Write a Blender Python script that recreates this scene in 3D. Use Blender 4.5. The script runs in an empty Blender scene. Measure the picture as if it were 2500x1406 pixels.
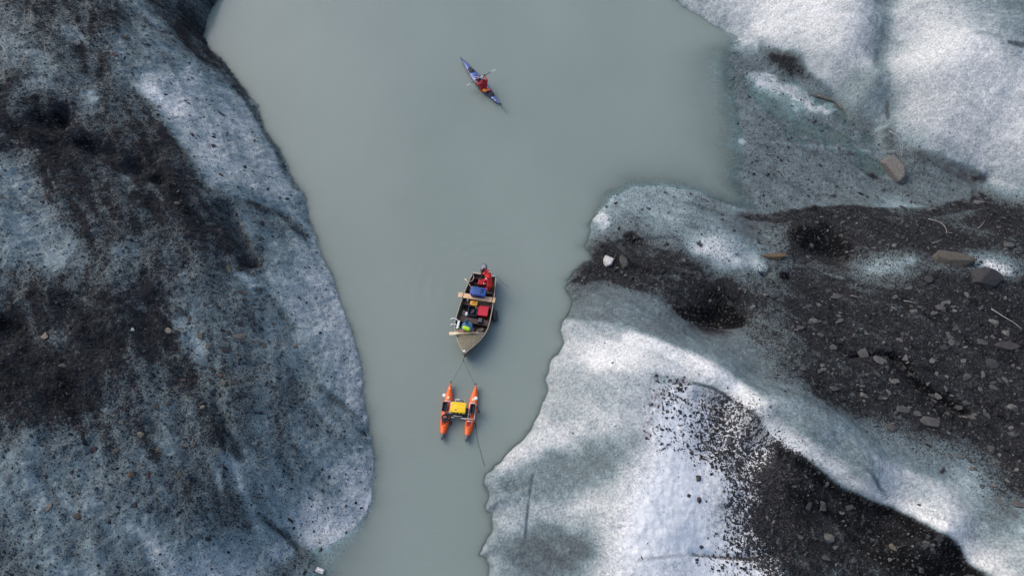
import bpy, bmesh, math, random
import numpy as np
from mathutils import Vector, Matrix, Euler
R = math.radians
SC = bpy.context.scene
COL = SC.collection
random.seed(7); RNG = np.random.default_rng(11)

# ------------------------------------------------------------------ camera
CAM_H, TILT, FPX = 31.0, R(30), 1667.0
cd = bpy.data.cameras.new('camera'); cam = bpy.data.objects.new('camera', cd); COL.objects.link(cam)
cam.location = (0, 0, CAM_H); cam.rotation_euler = (TILT, 0, 0)
cd.sensor_width = 36; cd.lens = 36 * FPX / 2500; cd.clip_end = 1000; cd.clip_start = 0.5
SC.camera = cam
# ------------------------------------------------------------------ sky, sun, exposure
SUN_EL, SUN_AZ = R(42), R(-58)          # azimuth measured from +Y (far side), soft overcast
w = bpy.data.worlds.new('World'); SC.world = w; w.use_nodes = True
nt = w.node_tree; bg = nt.nodes['Background']
sky = nt.nodes.new('ShaderNodeTexSky'); sky.sky_type = 'NISHITA'; sky.sun_disc = False
sky.sun_elevation = SUN_EL; sky.sun_rotation = SUN_AZ
sky.air_density = 1.0; sky.dust_density = 3.6; sky.ozone_density = 1.0
nt.links.new(sky.outputs[0], bg.inputs[0]); bg.inputs[1].default_value = 0.10
sd_ = bpy.data.lights.new('sun', 'SUN'); so = bpy.data.objects.new('sun', sd_); COL.objects.link(so)
sd_.energy = 0.26; sd_.angle = R(60); sd_.color = (1.0, 0.98, 0.95)
sdir = Vector((math.sin(SUN_AZ) * math.cos(SUN_EL), math.cos(SUN_AZ) * math.cos(SUN_EL), math.sin(SUN_EL)))
so.rotation_euler = sdir.to_track_quat('Z', 'Y').to_euler()
SC.view_settings.view_transform = 'Standard'; SC.view_settings.look = 'None'
SC.view_settings.gamma = 1.0; SC.view_settings.exposure = 1.12
SC.render.engine = 'CYCLES'

# ------------------------------------------------------------------ picture point -> place
CT, ST = math.cos(TILT), math.sin(TILT)
def at(u, v, z=0.0):
    """world point at height z seen at photo pixel (u, v)"""
    x = (u - 1250) / FPX; y = (703 - v) / FPX
    dz = -CT + y * ST; t = (CAM_H - z) / (-dz)
    return (x * t, (ST + y * CT) * t, z)
def pxm(u, v, z=0.0):
    """metres per photo pixel there"""
    y = (703 - v) / FPX
    return (CAM_H - z) / (CT - y * ST) / FPX

# ------------------------------------------------------------------ noise in numpy
_tab = RNG.random((512, 512)).astype(np.float32)
def vnoise(x, y, seed=0):
    x = x + seed * 17.3; y = y + seed * 31.7
    ix = np.floor(x).astype(np.int64); iy = np.floor(y).astype(np.int64)
    fx = (x - ix).astype(np.float32); fy = (y - iy).astype(np.float32)
    fx = fx * fx * (3 - 2 * fx); fy = fy * fy * (3 - 2 * fy)
    a = _tab[ix & 511, iy & 511]; b = _tab[(ix + 1) & 511, iy & 511]
    c = _tab[ix & 511, (iy + 1) & 511]; d = _tab[(ix + 1) & 511, (iy + 1) & 511]
    return (a * (1 - fx) + b * fx) * (1 - fy) + (c * (1 - fx) + d * fx) * fy
def fbm(x, y, freq=1.0, octs=4, seed=0, gain=0.5):
    s = 0; a = 1; t = 0
    for k in range(octs):
        ca, sa = math.cos(.6 * k + .3), math.sin(.6 * k + .3)
        s = s + a * vnoise((x * ca - y * sa) * freq, (x * sa + y * ca) * freq, seed + k * 3)
        t += a; a *= gain; freq *= 2.03
    return s / t
def sstep(a, b, x):
    t = np.clip((x - a) / (b - a), 0, 1); return t * t * (3 - 2 * t)

# ------------------------------------------------------------------ object helpers
def tag(o, label=None, cat=None, group=None, kind=None):
    if label: o['label'] = label
    if cat: o['category'] = cat
    if group: o['group'] = group
    if kind: o['kind'] = kind
    return o
def empty(name, loc=(0, 0, 0), rz=0.0, label=None, cat=None, group=None):
    o = bpy.data.objects.new(name, None); COL.objects.link(o)
    o.location = loc; o.rotation_euler = (0, 0, rz); o.empty_display_size = .1
    return tag(o, label, cat, group)
def link(name, me, mat=None, parent=None, smooth=False):
    o = bpy.data.objects.new(name, me); COL.objects.link(o)
    if mat: me.materials.append(mat)
    if parent: o.parent = parent
    if smooth: me.polygons.foreach_set('use_smooth', [True] * len(me.polygons))
    return o
def np_mesh(name, V, F, smooth=False):
    me = bpy.data.meshes.new(name); n = F.shape[1]
    me.vertices.add(len(V)); me.vertices.foreach_set('co', np.ascontiguousarray(V, np.float32).ravel())
    me.loops.add(F.size); me.loops.foreach_set('vertex_index', np.ascontiguousarray(F, np.int32).ravel())
    me.polygons.add(len(F))
    me.polygons.foreach_set('loop_start', np.arange(0, F.size, n, dtype=np.int32))
    me.polygons.foreach_set('use_smooth', np.full(len(F), smooth))
    me.update(calc_edges=True)
    return me
class MB:
    """collects shapes for ONE mesh object"""
    def __init__(s): s.v = []; s.f = []
    def add(s, vs, fs):
        b = len(s.v); s.v += [tuple(p) for p in vs]; s.f += [tuple(i + b for i in f) for f in fs]; return s
    def box(s, c, d, rot=None, bev=0.0, taper=1.0):
        bm = bmesh.new(); bmesh.ops.create_cube(bm, size=1)
        for p in bm.verts:
            k = taper if p.co.z < 0 else 1
            p.co = Vector((p.co.x * d[0] * k, p.co.y * d[1] * k, p.co.z * d[2]))
        if bev: bmesh.ops.bevel(bm, geom=bm.edges[:], offset=bev, segments=2, affect='EDGES', profile=.6)
        M = (rot.to_matrix() if isinstance(rot, Euler) else rot) if rot is not None else Matrix.Identity(3)
        bm.verts.index_update()
        vs = [M @ p.co + Vector(c) for p in bm.verts]; fs = [[q.index for q in f.verts] for f in bm.faces]
        bm.free(); return s.add(vs, fs)
    def tube(s, pts, r, n=8, closed=False):
        P = [Vector(p) for p in pts]; m = len(P)
        rr = r if isinstance(r, (list, tuple)) else [r] * m
        vs = []; up = Vector((0, 0, 1))
        for i, p in enumerate(P):
            if closed: t = P[(i + 1) % m] - P[i - 1]
            else: t = P[min(i + 1, m - 1)] - P[max(i - 1, 0)]
            t.normalize()
            a = t.cross(up)
            if a.length < .2: a = t.cross(Vector((0, 1, 0)))
            a.normalize(); b = a.cross(t).normalized()
            for k in range(n):
                q = 2 * math.pi * k / n
                vs.append(p + (a * math.cos(q) + b * math.sin(q)) * rr[i])
        fs = []
        for i in range(m if closed else m - 1):
            j = (i + 1) % m
            for k in range(n):
                fs.append((i * n + k, i * n + (k + 1) % n, j * n + (k + 1) % n, j * n + k))
        if not closed: fs += [tuple(range(n))[::-1], tuple((m - 1) * n + k for k in range(n))]
        return s.add(vs, fs)
    def capsule(s, p0, r0, p1, r1, n=12):
        p0 = Vector(p0); p1 = Vector(p1); d = p1 - p0
        if d.length < 1e-5: d = Vector((0, 0, 1e-3)); p1 = p0 + d
        t = d.normalized(); pts = []; rs = []
        for k in range(5): q = math.pi / 2 * (k / 5); pts.append(p0 - t * r0 * math.cos(q)); rs.append(max(r0 * math.sin(q), r0 * .06))
        pts.append(p0); rs.append(r0); pts.append(p1); rs.append(r1)
        for k in range(5): q = math.pi / 2 * ((k + 1) / 5); pts.append(p1 + t * r1 * math.sin(q)); rs.append(max(r1 * math.cos(q), r1 * .06))
        return s.tube(pts, rs, n)
    def ball(s, c, r, seg=14, rot=None):
        rx, ry, rz = r if isinstance(r, (tuple, list)) else (r, r, r)
        bm = bmesh.new(); bmesh.ops.create_uvsphere(bm, u_segments=seg, v_segments=max(6, seg // 2 + 2), radius=1)
        bm.verts.index_update(); M = rot.to_matrix() if rot else Matrix.Identity(3)
        vs = [M @ Vector((p.co.x * rx, p.co.y * ry, p.co.z * rz)) + Vector(c) for p in bm.verts]
        fs = [[q.index for q in f.verts] for f in bm.faces]; bm.free(); return s.add(vs, fs)
    def cyl(s, c, r, h, n=20, r2=None):
        return s.tube([(c[0], c[1], c[2]), (c[0], c[1], c[2] + h)], [r, r if r2 is None else r2], n)
    def loft(s, rings, closed=True, caps=True):
        n = len(rings[0]); vs = [p for r_ in rings for p in r_]; fs = []
        for i in range(len(rings) - 1):
            for k in range(n if closed else n - 1):
                fs.append((i * n + k, i * n + (k + 1) % n, (i + 1) * n + (k + 1) % n, (i + 1) * n + k))
        if caps: fs += [tuple(range(n))[::-1], tuple((len(rings) - 1) * n + k for k in range(n))]
        return s.add(vs, fs)
    def build(s, name, mat, parent=None, smooth=False, ang=None):
        me = bpy.data.meshes.new(name); me.from_pydata([tuple(p) for p in s.v], [], s.f); me.update()
        bm = bmesh.new(); bm.from_mesh(me); bmesh.ops.recalc_face_normals(bm, faces=bm.faces[:])
        if ang is not None:
            for f in bm.faces: f.smooth = True
            for e in bm.edges:
                if len(e.link_faces) == 2 and e.calc_face_angle(0) > R(ang): e.smooth = False
        bm.to_mesh(me); bm.free()
        o = link(name, me, mat, parent, smooth and ang is None)
        return o
def smooth_path(pts, k=6):
    """Catmull-Rom through the points"""
    P = [Vector(p) for p in pts]; P = [P[0] * 2 - P[1]] + P + [P[-1] * 2 - P[-2]]; out = []
    for i in range(1, len(P) - 2):
        for j in range(k):
            t = j / k; a, b, c, d = P[i - 1], P[i], P[i + 1], P[i + 2]
            out.append(.5 * ((2 * b) + (c - a) * t + (2 * a - 5 * b + 4 * c - d) * t * t + (3 * b - a - 3 * c + d) * t ** 3))
    out.append(P[-2]); return out

# ------------------------------------------------------------------ materials
def mat(name, col, rough=.6, metal=0.0, var=.15, vscale=6.0, bump=0.0, bscale=40.0, spec=.5):
    m = bpy.data.materials.new(name); m.use_nodes = True; t = m.node_tree; b = t.nodes['Principled BSDF']
    b.inputs['Roughness'].default_value = rough; b.inputs['Metallic'].default_value = metal
    b.inputs['Specular IOR Level'].default_value = spec
    tc = t.nodes.new('ShaderNodeTexCoord'); n = t.nodes.new('ShaderNodeTexNoise')
    n.inputs['Scale'].default_value = vscale; n.inputs['Detail'].default_value = 5
    t.links.new(tc.outputs['Object'], n.inputs['Vector'])
    mx = t.nodes.new('ShaderNodeMix'); mx.data_type = 'RGBA'
    lo = [c * (1 - var) for c in col]; hi = [min(1, c * (1 + var)) for c in col]
    mx.inputs['A'].default_value = (*lo, 1); mx.inputs['B'].default_value = (*hi, 1)
    mr = t.nodes.new('ShaderNodeMapRange'); mr.inputs['From Min'].default_value = .3; mr.inputs['From Max'].default_value = .7
    t.links.new(n.outputs['Fac'], mr.inputs['Value']); t.links.new(mr.outputs[0], mx.inputs['Factor'])
    t.links.new(mx.outputs['Result'], b.inputs['Base Color'])
    if bump:
        n2 = t.nodes.new('ShaderNodeTexNoise'); n2.inputs['Scale'].default_value = bscale; n2.inputs['Detail'].default_value = 4
        t.links.new(tc.outputs['Object'], n2.inputs['Vector'])
        bp = t.nodes.new('ShaderNodeBump'); bp.inputs['Strength'].default_value = bump; bp.inputs['Distance'].default_value = .02
        t.links.new(n2.outputs['Fac'], bp.inputs['Height']); t.links.new(bp.outputs[0], b.inputs['Normal'])
    return m
M = dict(
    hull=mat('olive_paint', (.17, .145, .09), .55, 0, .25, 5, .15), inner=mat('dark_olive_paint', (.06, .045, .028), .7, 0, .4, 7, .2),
    deck=mat('deck_paint', (.185, .155, .10), .6, 0, .15, 8, .1), rail=mat('worn_aluminium', (.42, .38, .31), .45, .3, .2, 12),
    bench=mat('brown_bench', (.065, .035, .032), .7, 0, .35, 9, .2), wood=mat('pale_wood', (.72, .47, .27), .6, 0, .14, 4, .1),
    wood2=mat('light_wood', (.78, .62, .40), .55, 0, .12, 6), black=mat('black_plastic', (.018, .018, .022), .5, 0, .3, 8),
    rubber=mat('black_rubber', (.02, .024, .03), .45, 0, .3, 6), grey=mat('grey_plastic', (.22, .23, .27), .4, 0, .15, 8),
    blue=mat('blue_plastic', (.022, .075, .30), .42, 0, .18, 7), navy=mat('navy_plastic', (.018, .022, .06), .5, 0, .3, 9),
    yellow=mat('yellow_plastic', (.95, .60, .008), .42, 0, .06, 5), dyellow=mat('dull_yellow_plastic', (.70, .36, .03), .5, 0, .2, 9),
    red=mat('red_plastic', (.62, .018, .04), .5, 0, .12, 9), dred=mat('dark_red_plastic', (.24, .02, .02), .6, 0, .3, 9),
    suit=mat('red_suit_fabric', (.72, .022, .018), .75, 0, .18, 9, .5, 30), tape=mat('reflective_tape', (.82, .80, .76), .4, 0, .05),
    maroon=mat('maroon_wool', (.085, .008, .016), .95, 0, .3, 30, .5, 90), skin=mat('skin', (.50, .27, .19), .55, 0, .08, 20),
    hat=mat('dark_blue_wool', (.035, .07, .11), .95, 0, .3, 30, .5, 90), jblue=mat('blue_jacket_fabric', (.06, .155, .27), .8, 0, .15, 9, .4, 30),
    vest=mat('lime_vest_fabric', (.55, .88, .03), .7, 0, .10, 12, .3, 30), glove=mat('red_glove_rubber', (.62, .06, .025), .6, 0, .15, 20),
    dark=mat('dark_fabric', (.02, .022, .028), .85, 0, .3, 10, .3), white=mat('white_plastic', (.80, .80, .78), .4, 0, .05),
    alu=mat('aluminium', (.72, .71, .70), .35, .4, .1, 14), rope=mat('pale_rope', (.48, .44, .36), .9, 0, .2, 40, .4, 120),
    drope=mat('dark_rope', (.06, .065, .07), .9, 0, .2, 40), orange=mat('orange_plastic', (.88, .125, .008), .42, 0, .08, 4),
    oshade=mat('shaded_orange_plastic', (.60, .05, .02), .45, 0, .15, 6), kblue=mat('kayak_blue', (.065, .13, .38), .32, 0, .1, 4),  # oshade: orange plastic darkened to paint the shade in the seat well
    kdark=mat('kayak_seam', (.02, .035, .16), .4, 0, .1), jred=mat('crimson_jacket_fabric', (.34, .012, .016), .8, 0, .2, 9, .5, 30),
    ghat=mat('grey_hat_fabric', (.42, .36, .34), .9, 0, .15, 20), orf=mat('orange_fabric', (.88, .28, .03), .7, 0, .12, 9),
    pink=mat('pink_rope', (.66, .22, .20), .8, 0, .2, 20), sticker=mat('cream_sticker', (.78, .74, .50), .5, 0, .15, 30),
    blade=mat('pale_green_blade', (.24, .30, .29), .35, 0, .1, 8), hair=mat('brown_hair', (.05, .03, .02), .8, 0, .3, 40),
    stick=mat('bleached_wood', (.30, .29, .28), .85, 0, .25, 14, .4), bark=mat('weathered_wood', (.13, .115, .10), .9, 0, .3, 14, .4),
    tipgrey=mat('grey_hull_tip', (.13, .14, .14), .5, 0, .2, 9))

# ================================================================== THE LAND
# shoreline: (u, v, edge height inland in m, rise distance in m, depth fall distance in m)
LEFT_SHORE = [(545, -40, 1.6, .5, .5), (530, 0, 1.6, .5, .5), (505, 40, 1.6, .5, .5), (492, 92, 1.4, .5, .5), (520, 130, 1.2, .9, .6), (560, 170, 1.0, .9, .6), (600, 225, 1.0, .9, .6),
    (625, 262, .9, .9, .6), (642, 310, .9, .9, .7), (680, 365, .9, .9, .7), (712, 430, .9, .9, .8), (738, 475, .9, .9, .8), (752, 530, .8, .9, .8), (768, 585, .8, .9, .8),
    (790, 640, .8, .9, .8), (815, 690, .8, .8, .8), (822, 730, .8, .8, .8), (842, 775, .8, .8, .8), (862, 830, .8, .8, .9), (878, 885, .7, .8, .9), (886, 950, .7, .8, .9), (896, 1010, .7, .8, 1.0),
    (903, 1070, .7, .8, 1.0), (912, 1120, .6, .8, 1.1), (906, 1180, .5, .8, 1.2), (908, 1225, .5, .9, 1.2), (890, 1262, .4, .9, 1.3), (860, 1295, .3, 1.0, 2.5),
    (815, 1322, .25, 1.0, 4.0), (775, 1340, .2, 1.0, 6), (748, 1360, .2, 1.0, 7), (770, 1392, .15, 1.0, 7), (745, 1420, .15, 1.0, 6)]
RIGHT_SHORE = [(1600, -40, .8, .6, .8), (1650, 0, .8, .6, .8), (1700, 34, .7, .6, .7), (1755, 66, .5, .6, .7), (1800, 92, .12, 1, 2.5), (1775, 150, .05, 1.5, 8), (1782, 205, .04, 1.8, 8), (1795, 265, .04, 1.8, 8),
    (1812, 320, .04, 1.8, 8), (1800, 345, .04, 1.8, 8), (1815, 390, .04, 1.6, 8), (1800, 440, .04, 1.6, 8), (1815, 480, .04, 1.4, 5), (1862, 518, .04, 1.4, 5), (1800, 498, .08, 1.2, 5), (1745, 492, .12, 1.2, 4),
    (1700, 468, .15, 1.2, 3), (1620, 452, .15, 1.4, 3), (1540, 456, .2, 1.2, 3), (1490, 480, .3, .9, 2.2), (1455, 520, .6, .6, .9), (1440, 545, .6, .6, .8), (1446, 572, .6, .6, .8), (1432, 600, .5, .6, .8),
    (1448, 632, .4, .5, .8), (1420, 650, .5, .5, .7), (1388, 684, .7, .5, .6), (1386, 710, .7, .5, .6), (1402, 738, .6, .5, .6), (1382, 778, .7, .5, .6), (1370, 800, .8, .5, .6), (1378, 842, .8, .5, .6), (1345, 880, .8, .5, .6),
    (1336, 930, .8, .5, .5), (1338, 965, .8, .5, .5), (1320, 1010, .8, .5, .5), (1300, 1048, .8, .5, .5), (1262, 1088, .8, .5, .5), (1236, 1120, .7, .5, .5), (1190, 1158, .7, .35, .5), (1192, 1180, .7, .35, .5), (1200, 1205, .7, .35, .5),
    (1190, 1240, .6, .35, .5), (1210, 1246, .8, .35, .5), (1204, 1290, .7, .35, .5), (1192, 1310, .7, .35, .5), (1178, 1350, .6, .35, .5), (1192, 1360, .8, .35, .5), (1194, 1420, .8, .4, .5)]
def shore(lst, pre, post):
    P = [(*at(u, v)[:2], a, b, c) for u, v, a, b, c in lst]
    return np.array(pre + P + post, dtype=np.float64)
LS = shore(LEFT_SHORE, [(-140, 190, 2, 1, 1), (-60, 120, 2, 1, 1), (-28, 58, 1.6, .6, .6)], [(-11.5, -4, .5, 1, 1), (-13, -30, .8, 1, 1), (-30, -140, 1, 1, 1)])
RS = shore(RIGHT_SHORE, [(150, 200, 1, 1, 1), (60, 110, 1, 1, 1), (22, 55, 1, 1, 1)], [(.3, -4, .8, 1, 1), (4, -30, .8, 1, 1), (30, -140, 1, 1, 1)])
LPOLY = np.vstack([LS[:, :2], [(-400, -140), (-400, 190)]]); RPOLY = np.vstack([RS[:, :2], [(400, -140), (400, 200)]])

GX = np.concatenate([-37 - np.geomspace(.3, 110, 26)[::-1], np.arange(-37, 37.001, .06), 37 + np.geomspace(.3, 110, 26)])
GY = np.concatenate([2.5 - np.geomspace(.3, 110, 26)[::-1], np.arange(2.5, 46.5, .06), 46.5 + np.geomspace(.3, 110, 26)])
X, Y = np.meshgrid(GX, GY)                       # rows: y, columns: x
NY, NX = X.shape
def seg_dist(px, py, line):
    best = np.full(px.shape, 1e9); idx = np.zeros(px.shape); 
    for i in range(len(line) - 1):
        ax, ay = line[i][:2]; bx, by = line[i + 1][:2]; dx, dy = bx - ax, by - ay
        t = np.clip(((px - ax) * dx + (py - ay) * dy) / (dx * dx + dy * dy + 1e-9), 0, 1)
        d = np.hypot(px - ax - t * dx, py - ay - t * dy); m = d < best
        best = np.where(m, d, best); idx = np.where(m, i + t, idx)
    return best, idx
def inside(px, py, poly):
    r = np.zeros(px.shape, bool); n = len(poly)
    for i in range(n):
        x1, y1 = poly[i]; x2, y2 = poly[(i + 1) % n]
        if y1 == y2: continue
        c = ((y1 > py) != (y2 > py)) & (px < (x2 - x1) * (py - y1) / (y2 - y1) + x1); r ^= c
    return r
wob = (fbm(X, Y, .9, 4, 5) - .5) * .55 + (fbm(X, Y, 4.0, 3, 9) - .5) * .22
def side_field(line, poly):
    d, k = seg_dist(X, Y, line); s = np.where(inside(X, Y, poly), d, -d)
    k0 = np.clip(k.astype(int), 0, len(line) - 2); f = k - k0
    at3 = [line[k0, c] * (1 - f) + line[k0 + 1, c] * f for c in (2, 3, 4)]
    return s, at3
sL, aL = side_field(LS, LPOLY); sR, aR = side_field(RS, RPOLY)
left_side = sL > sR
S = np.where(left_side, sL, sR) + wob * np.where(left_side, .55, .75)
EH, ER, EF = [np.where(left_side, aL[i], aR[i]) for i in range(3)]
# inland heights (u, v, z): smooth surface through them
HP = [(0, 0, 6), (250, 0, 5), (400, 0, 3.6), (480, 20, 2.4), (0, 200, 6.5), (200, 200, 5.5), (350, 200, 4.3), (480, 180, 2.7), (560, 230, 1.4),
    (0, 450, 6.5), (200, 450, 5.5), (400, 400, 4.6), (500, 400, 3.7), (600, 400, 2.2), (670, 430, 1.2), (0, 700, 6), (250, 700, 5.2), (450, 700, 4.3), (620, 680, 2.9), (740, 700, 1.2),
    (0, 950, 5.5), (250, 950, 4.9), (450, 950, 4.1), (650, 950, 2.9), (800, 950, 1.2), (0, 1200, 4.6), (250, 1200, 4), (450, 1200, 3.3), (650, 1200, 2.2), (820, 1200, 1.0),
    (0, 1406, 3.6), (250, 1406, 3), (450, 1406, 2.2), (620, 1406, .8), (720, 1330, .5),
    (1720, 0, .7), (1900, 0, 2.4), (2100, 0, 3.7), (2165, 0, 3.4), (2240, 0, 4.2), (2350, 0, 5), (2500, 0, 5.5), (1900, 110, .9), (2050, 120, 2.3), (2120, 200, 1.9), (2165, 150, 2.1), (2165, 270, 1.0), (2220, 200, 2.7), (2300, 150, 4), (2500, 200, 4.3),
    (2300, 300, 2.1), (2500, 350, 2.6), (2400, 400, 1.2), (2500, 470, 1.2), (1830, 130, .15), (1820, 200, .05), (1900, 300, .08), (2000, 400, .12), (1900, 450, .1), (2100, 300, .15), (2060, 250, .25), (2200, 400, .3), (2300, 450, .5),
    (2000, 480, .2), (2150, 480, .35), (1960, 190, .25), (1520, 520, .5), (1650, 510, .75), (1780, 590, 1.3), (1720, 560, 1.2), (1550, 600, .7), (1850, 540, .35), (1840, 620, 1.0), (1900, 520, .5),
    (1500, 660, .25), (1600, 690, .8), (1700, 690, .9), (1740, 775, .35), (1830, 740, 1.3), (1950, 560, 1.0), (2040, 600, .7), (2100, 560, 1.5), (2300, 560, 1.8), (2500, 560, 2.4), (2000, 750, 1.6), (2200, 700, 2.2), (2350, 650, 2.6), (2500, 750, 2.8),
    (1900, 850, 1.8), (2150, 900, 2.1), (2500, 950, 2.8), (2050, 1000, 2.3), (2300, 1100, 2.3), (2500, 1150, 2.7), (2250, 960, 2.0),
    (1450, 730, .9), (1430, 820, 1.1), (1520, 790, 1.5), (1620, 850, 2.3), (1750, 915, 3.0), (1850, 990, 3.4), (1960, 1060, 3.5), (2120, 1160, 3.5), (2300, 1290, 3.5), (2450, 1390, 3.5), (1700, 850, 1.9), (1850, 930, 2.3), (2150, 1100, 2.8), (2350, 1220, 3.0),
    (1690, 955, 2.5), (1780, 1010, 2.1), (1850, 1100, 1.7), (2050, 1215, 1.9), (2200, 1290, 1.9), (2350, 1390, 2.0), (2000, 1350, 1.4), (1850, 1250, 1.5), (1780, 1180, 1.9), (1900, 1380, 1.6),
    (1450, 950, 2.4), (1400, 1050, 1.7), (1600, 1010, 2.7), (1560, 1150, 3.0), (1500, 1290, 3.0), (1650, 1250, 2.8), (1320, 1150, 1.2), (1300, 1330, .9), (1720, 1350, 2.1), (1600, 1400, 2.8), (1400, 1200, 1.8), (1390, 1370, 1.3), (1500, 870, 2.0), (1420, 890, 1.5)]
cp = [at(u, v, z) for u, v, z in HP]
cp += [(-60, y, 8.0) for y in (-60, 0, 40, 100)] + [(60, y, 6.0) for y in (-60, 0, 40, 100)] + [(-28, -12, 4), (-40, 70, 6), (36, 62, 5), (20, -12, 3), (-20, -60, 5), (20, -60, 4)]
cp = np.array(cp)
def tps(P, lam=.02):
    n = len(P); d = np.hypot(P[:, None, 0] - P[None, :, 0], P[:, None, 1] - P[None, :, 1])
    K = d * d * np.log(d + 1e-9) + lam * np.eye(n); Q = np.c_[np.ones(n), P[:, :2]]
    A = np.block([[K, Q], [Q.T, np.zeros((3, 3))]]); return np.linalg.solve(A, np.r_[P[:, 2], 0, 0, 0])
WT = tps(cp)
# evaluate on a coarser lattice, then bilinear up (plus smoothing below the noise)
cx = np.concatenate([GX[:26], np.arange(-37, 37.2, .3), GX[-26:]]); cy = np.concatenate([GY[:26], np.arange(2.5, 46.8, .3), GY[-26:]])
CX, CY = np.meshgrid(cx, cy); T = WT[-3] + WT[-2] * CX + WT[-1] * CY
for i, p in enumerate(cp):
    r2 = (CX - p[0]) ** 2 + (CY - p[1]) ** 2; T += WT[i] * .5 * r2 * np.log(r2 + 1e-9)
T = np.clip(T, -.2, 9)
def bil(gx, gy, A, x, y):
    ix = np.clip(np.searchsorted(gx, x) - 1, 0, len(gx) - 2); iy = np.clip(np.searchsorted(gy, y) - 1, 0, len(gy) - 2)
    fx = np.clip((x - gx[ix]) / (gx[ix + 1] - gx[ix]), 0, 1); fy = np.clip((y - gy[iy]) / (gy[iy + 1] - gy[iy]), 0, 1)
    return (A[iy, ix] * (1 - fx) + A[iy, ix + 1] * fx) * (1 - fy) + (A[iy + 1, ix] * (1 - fx) + A[iy + 1, ix + 1] * fx) * fy
def blur_up(A):
    # two-step quadratic smoothing: sample bilinear at jittered offsets to hide the lattice
    s = 0
    for ox, oy in ((-.15, -.15), (.15, -.15), (-.15, .15), (.15, .15)): s = s + bil(cx, cy, A, X + ox, Y + oy)
    return s / 4
TT = blur_up(T)
Hin = EH * (1 - np.exp(-np.clip(S, 0, None) / ER)) * np.exp(-np.clip(S, 0, None) / 4.0) + np.maximum(TT, .02) * (1 - np.exp(-np.clip(S, 0, None) / 1.6)) ** 1.3
_c = np.vstack([LS, RS]); _lx = np.concatenate([GX[:26], np.arange(-37, 37.4, .4), GX[-26:]]); _ly = np.concatenate([GY[:26], np.arange(2.5, 47, .4), GY[-26:]]); _X, _Y = np.meshgrid(_lx, _ly); _n = 0; _d = 0
for q in _c: _w = 1 / ((_X - q[0]) ** 2 + (_Y - q[1]) ** 2 + .25) ** 1.6; _n = _n + _w * q[4]; _d = _d + _w
EF = np.where(S > -.6, EF * (1 + S.clip(-.6, 0) / .6) + bil(_lx, _ly, _n / _d, X, Y) * (-S.clip(-.6, 0) / .6), bil(_lx, _ly, _n / _d, X, Y))
Hout = -1.6 * (1 - np.exp(-np.clip(-S, 0, None) / (EF * 1.3)))
H = np.where(S > 0, Hin, Hout)
# flowing undulation along each mass + grain
fl = (X * .50 + Y * .87); ac = (X * .87 - Y * .50)          # not used for the colour of anything, only relief
und = np.where(left_side, fbm((X * .86 + Y * .50) * .9, (Y * .86 - X * .5) * .28, 1, 4, 21), fbm((X * .62 + Y * .78) * .9, (X * .78 - Y * .62) * .28, 1, 4, 25)) - .5
land = sstep(0, 2.0, S)
flat = np.ones_like(H)
H += und * .70 * land * np.where(left_side, 1, .35)
H += (fbm(X, Y, 1.1, 4, 31) - .5) * .32 * sstep(-.3, 1.2, S) * np.where(left_side, 1, .38)
H += (fbm(X, Y, 5.0, 3, 41, .6) - .5) * .15 * sstep(-.6, .4, S) * np.where(left_side, 1, .55)

def Hat(x, y): return float(bil(GX, GY, H, np.array([x]), np.array([y]))[0])
def AT(u, v):
    """point of the land surface seen at photo pixel (u, v): march down the ray"""
    z = 9.0; step = .25; prev = None
    while z > -1.0:
        p = at(u, v, z); h = Hat(p[0], p[1])
        if h >= z:
            lo, hi = z, z + step
            for _ in range(8):
                m = (lo + hi) / 2; q = at(u, v, m)
                if Hat(q[0], q[1]) >= m: lo = m
                else: hi = m
            return at(u, v, lo)
        z -= step
    return at(u, v, 0)
def bbox_idx(xs, ys, pad):
    i0, i1 = np.searchsorted(GX, [min(xs) - pad, max(xs) + pad]); j0, j1 = np.searchsorted(GY, [min(ys) - pad, max(ys) + pad])
    return slice(j0, j1), slice(i0, i1)
NZ = (fbm(X, Y, .8, 5, 51, .6) - .5) * 2          # ragged edges for every patch
def paint(A, pts, r_px, val, soft=.6, k=1.0, rag=1.0):
    P = [AT(*p) for p in pts]; u, v = pts[len(pts) // 2]; r = r_px * pxm(u, v, P[len(pts) // 2][2])
    xs = [p[0] for p in P]; ys = [p[1] for p in P]; sl = bbox_idx(xs, ys, r * 3.0 + .5)
    x = X[sl]; y = Y[sl]
    if len(P) == 1: d = np.hypot(x - P[0][0], y - P[0][1])
    else: d, _ = seg_dist(x, y, P)
    d = d + NZ[sl] * r * .9 * rag
    wgt = (1 - sstep(r * (1 - soft), r * (1 + soft), d)) * k
    A[sl] = A[sl] * (1 - wgt) + val * wgt
def paint_poly(A, pts, val, soft_px=25, k=1.0, rag=1.0):
    P = [AT(*p)[:2] for p in pts]; u, v = pts[0]; r = soft_px * pxm(u, v, 1)
    xs = [p[0] for p in P]; ys = [p[1] for p in P]; sl = bbox_idx(xs, ys, r * 3 + 1)
    x = X[sl]; y = Y[sl]; d, _ = seg_dist(x, y, P + [P[0]]); d = np.where(inside(x, y, P), -d, d) + NZ[sl] * r * 1.4 * rag
    wgt = (1 - sstep(-r, r, d)) * k
    A[sl] = A[sl] * (1 - wgt) + val * wgt
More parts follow.
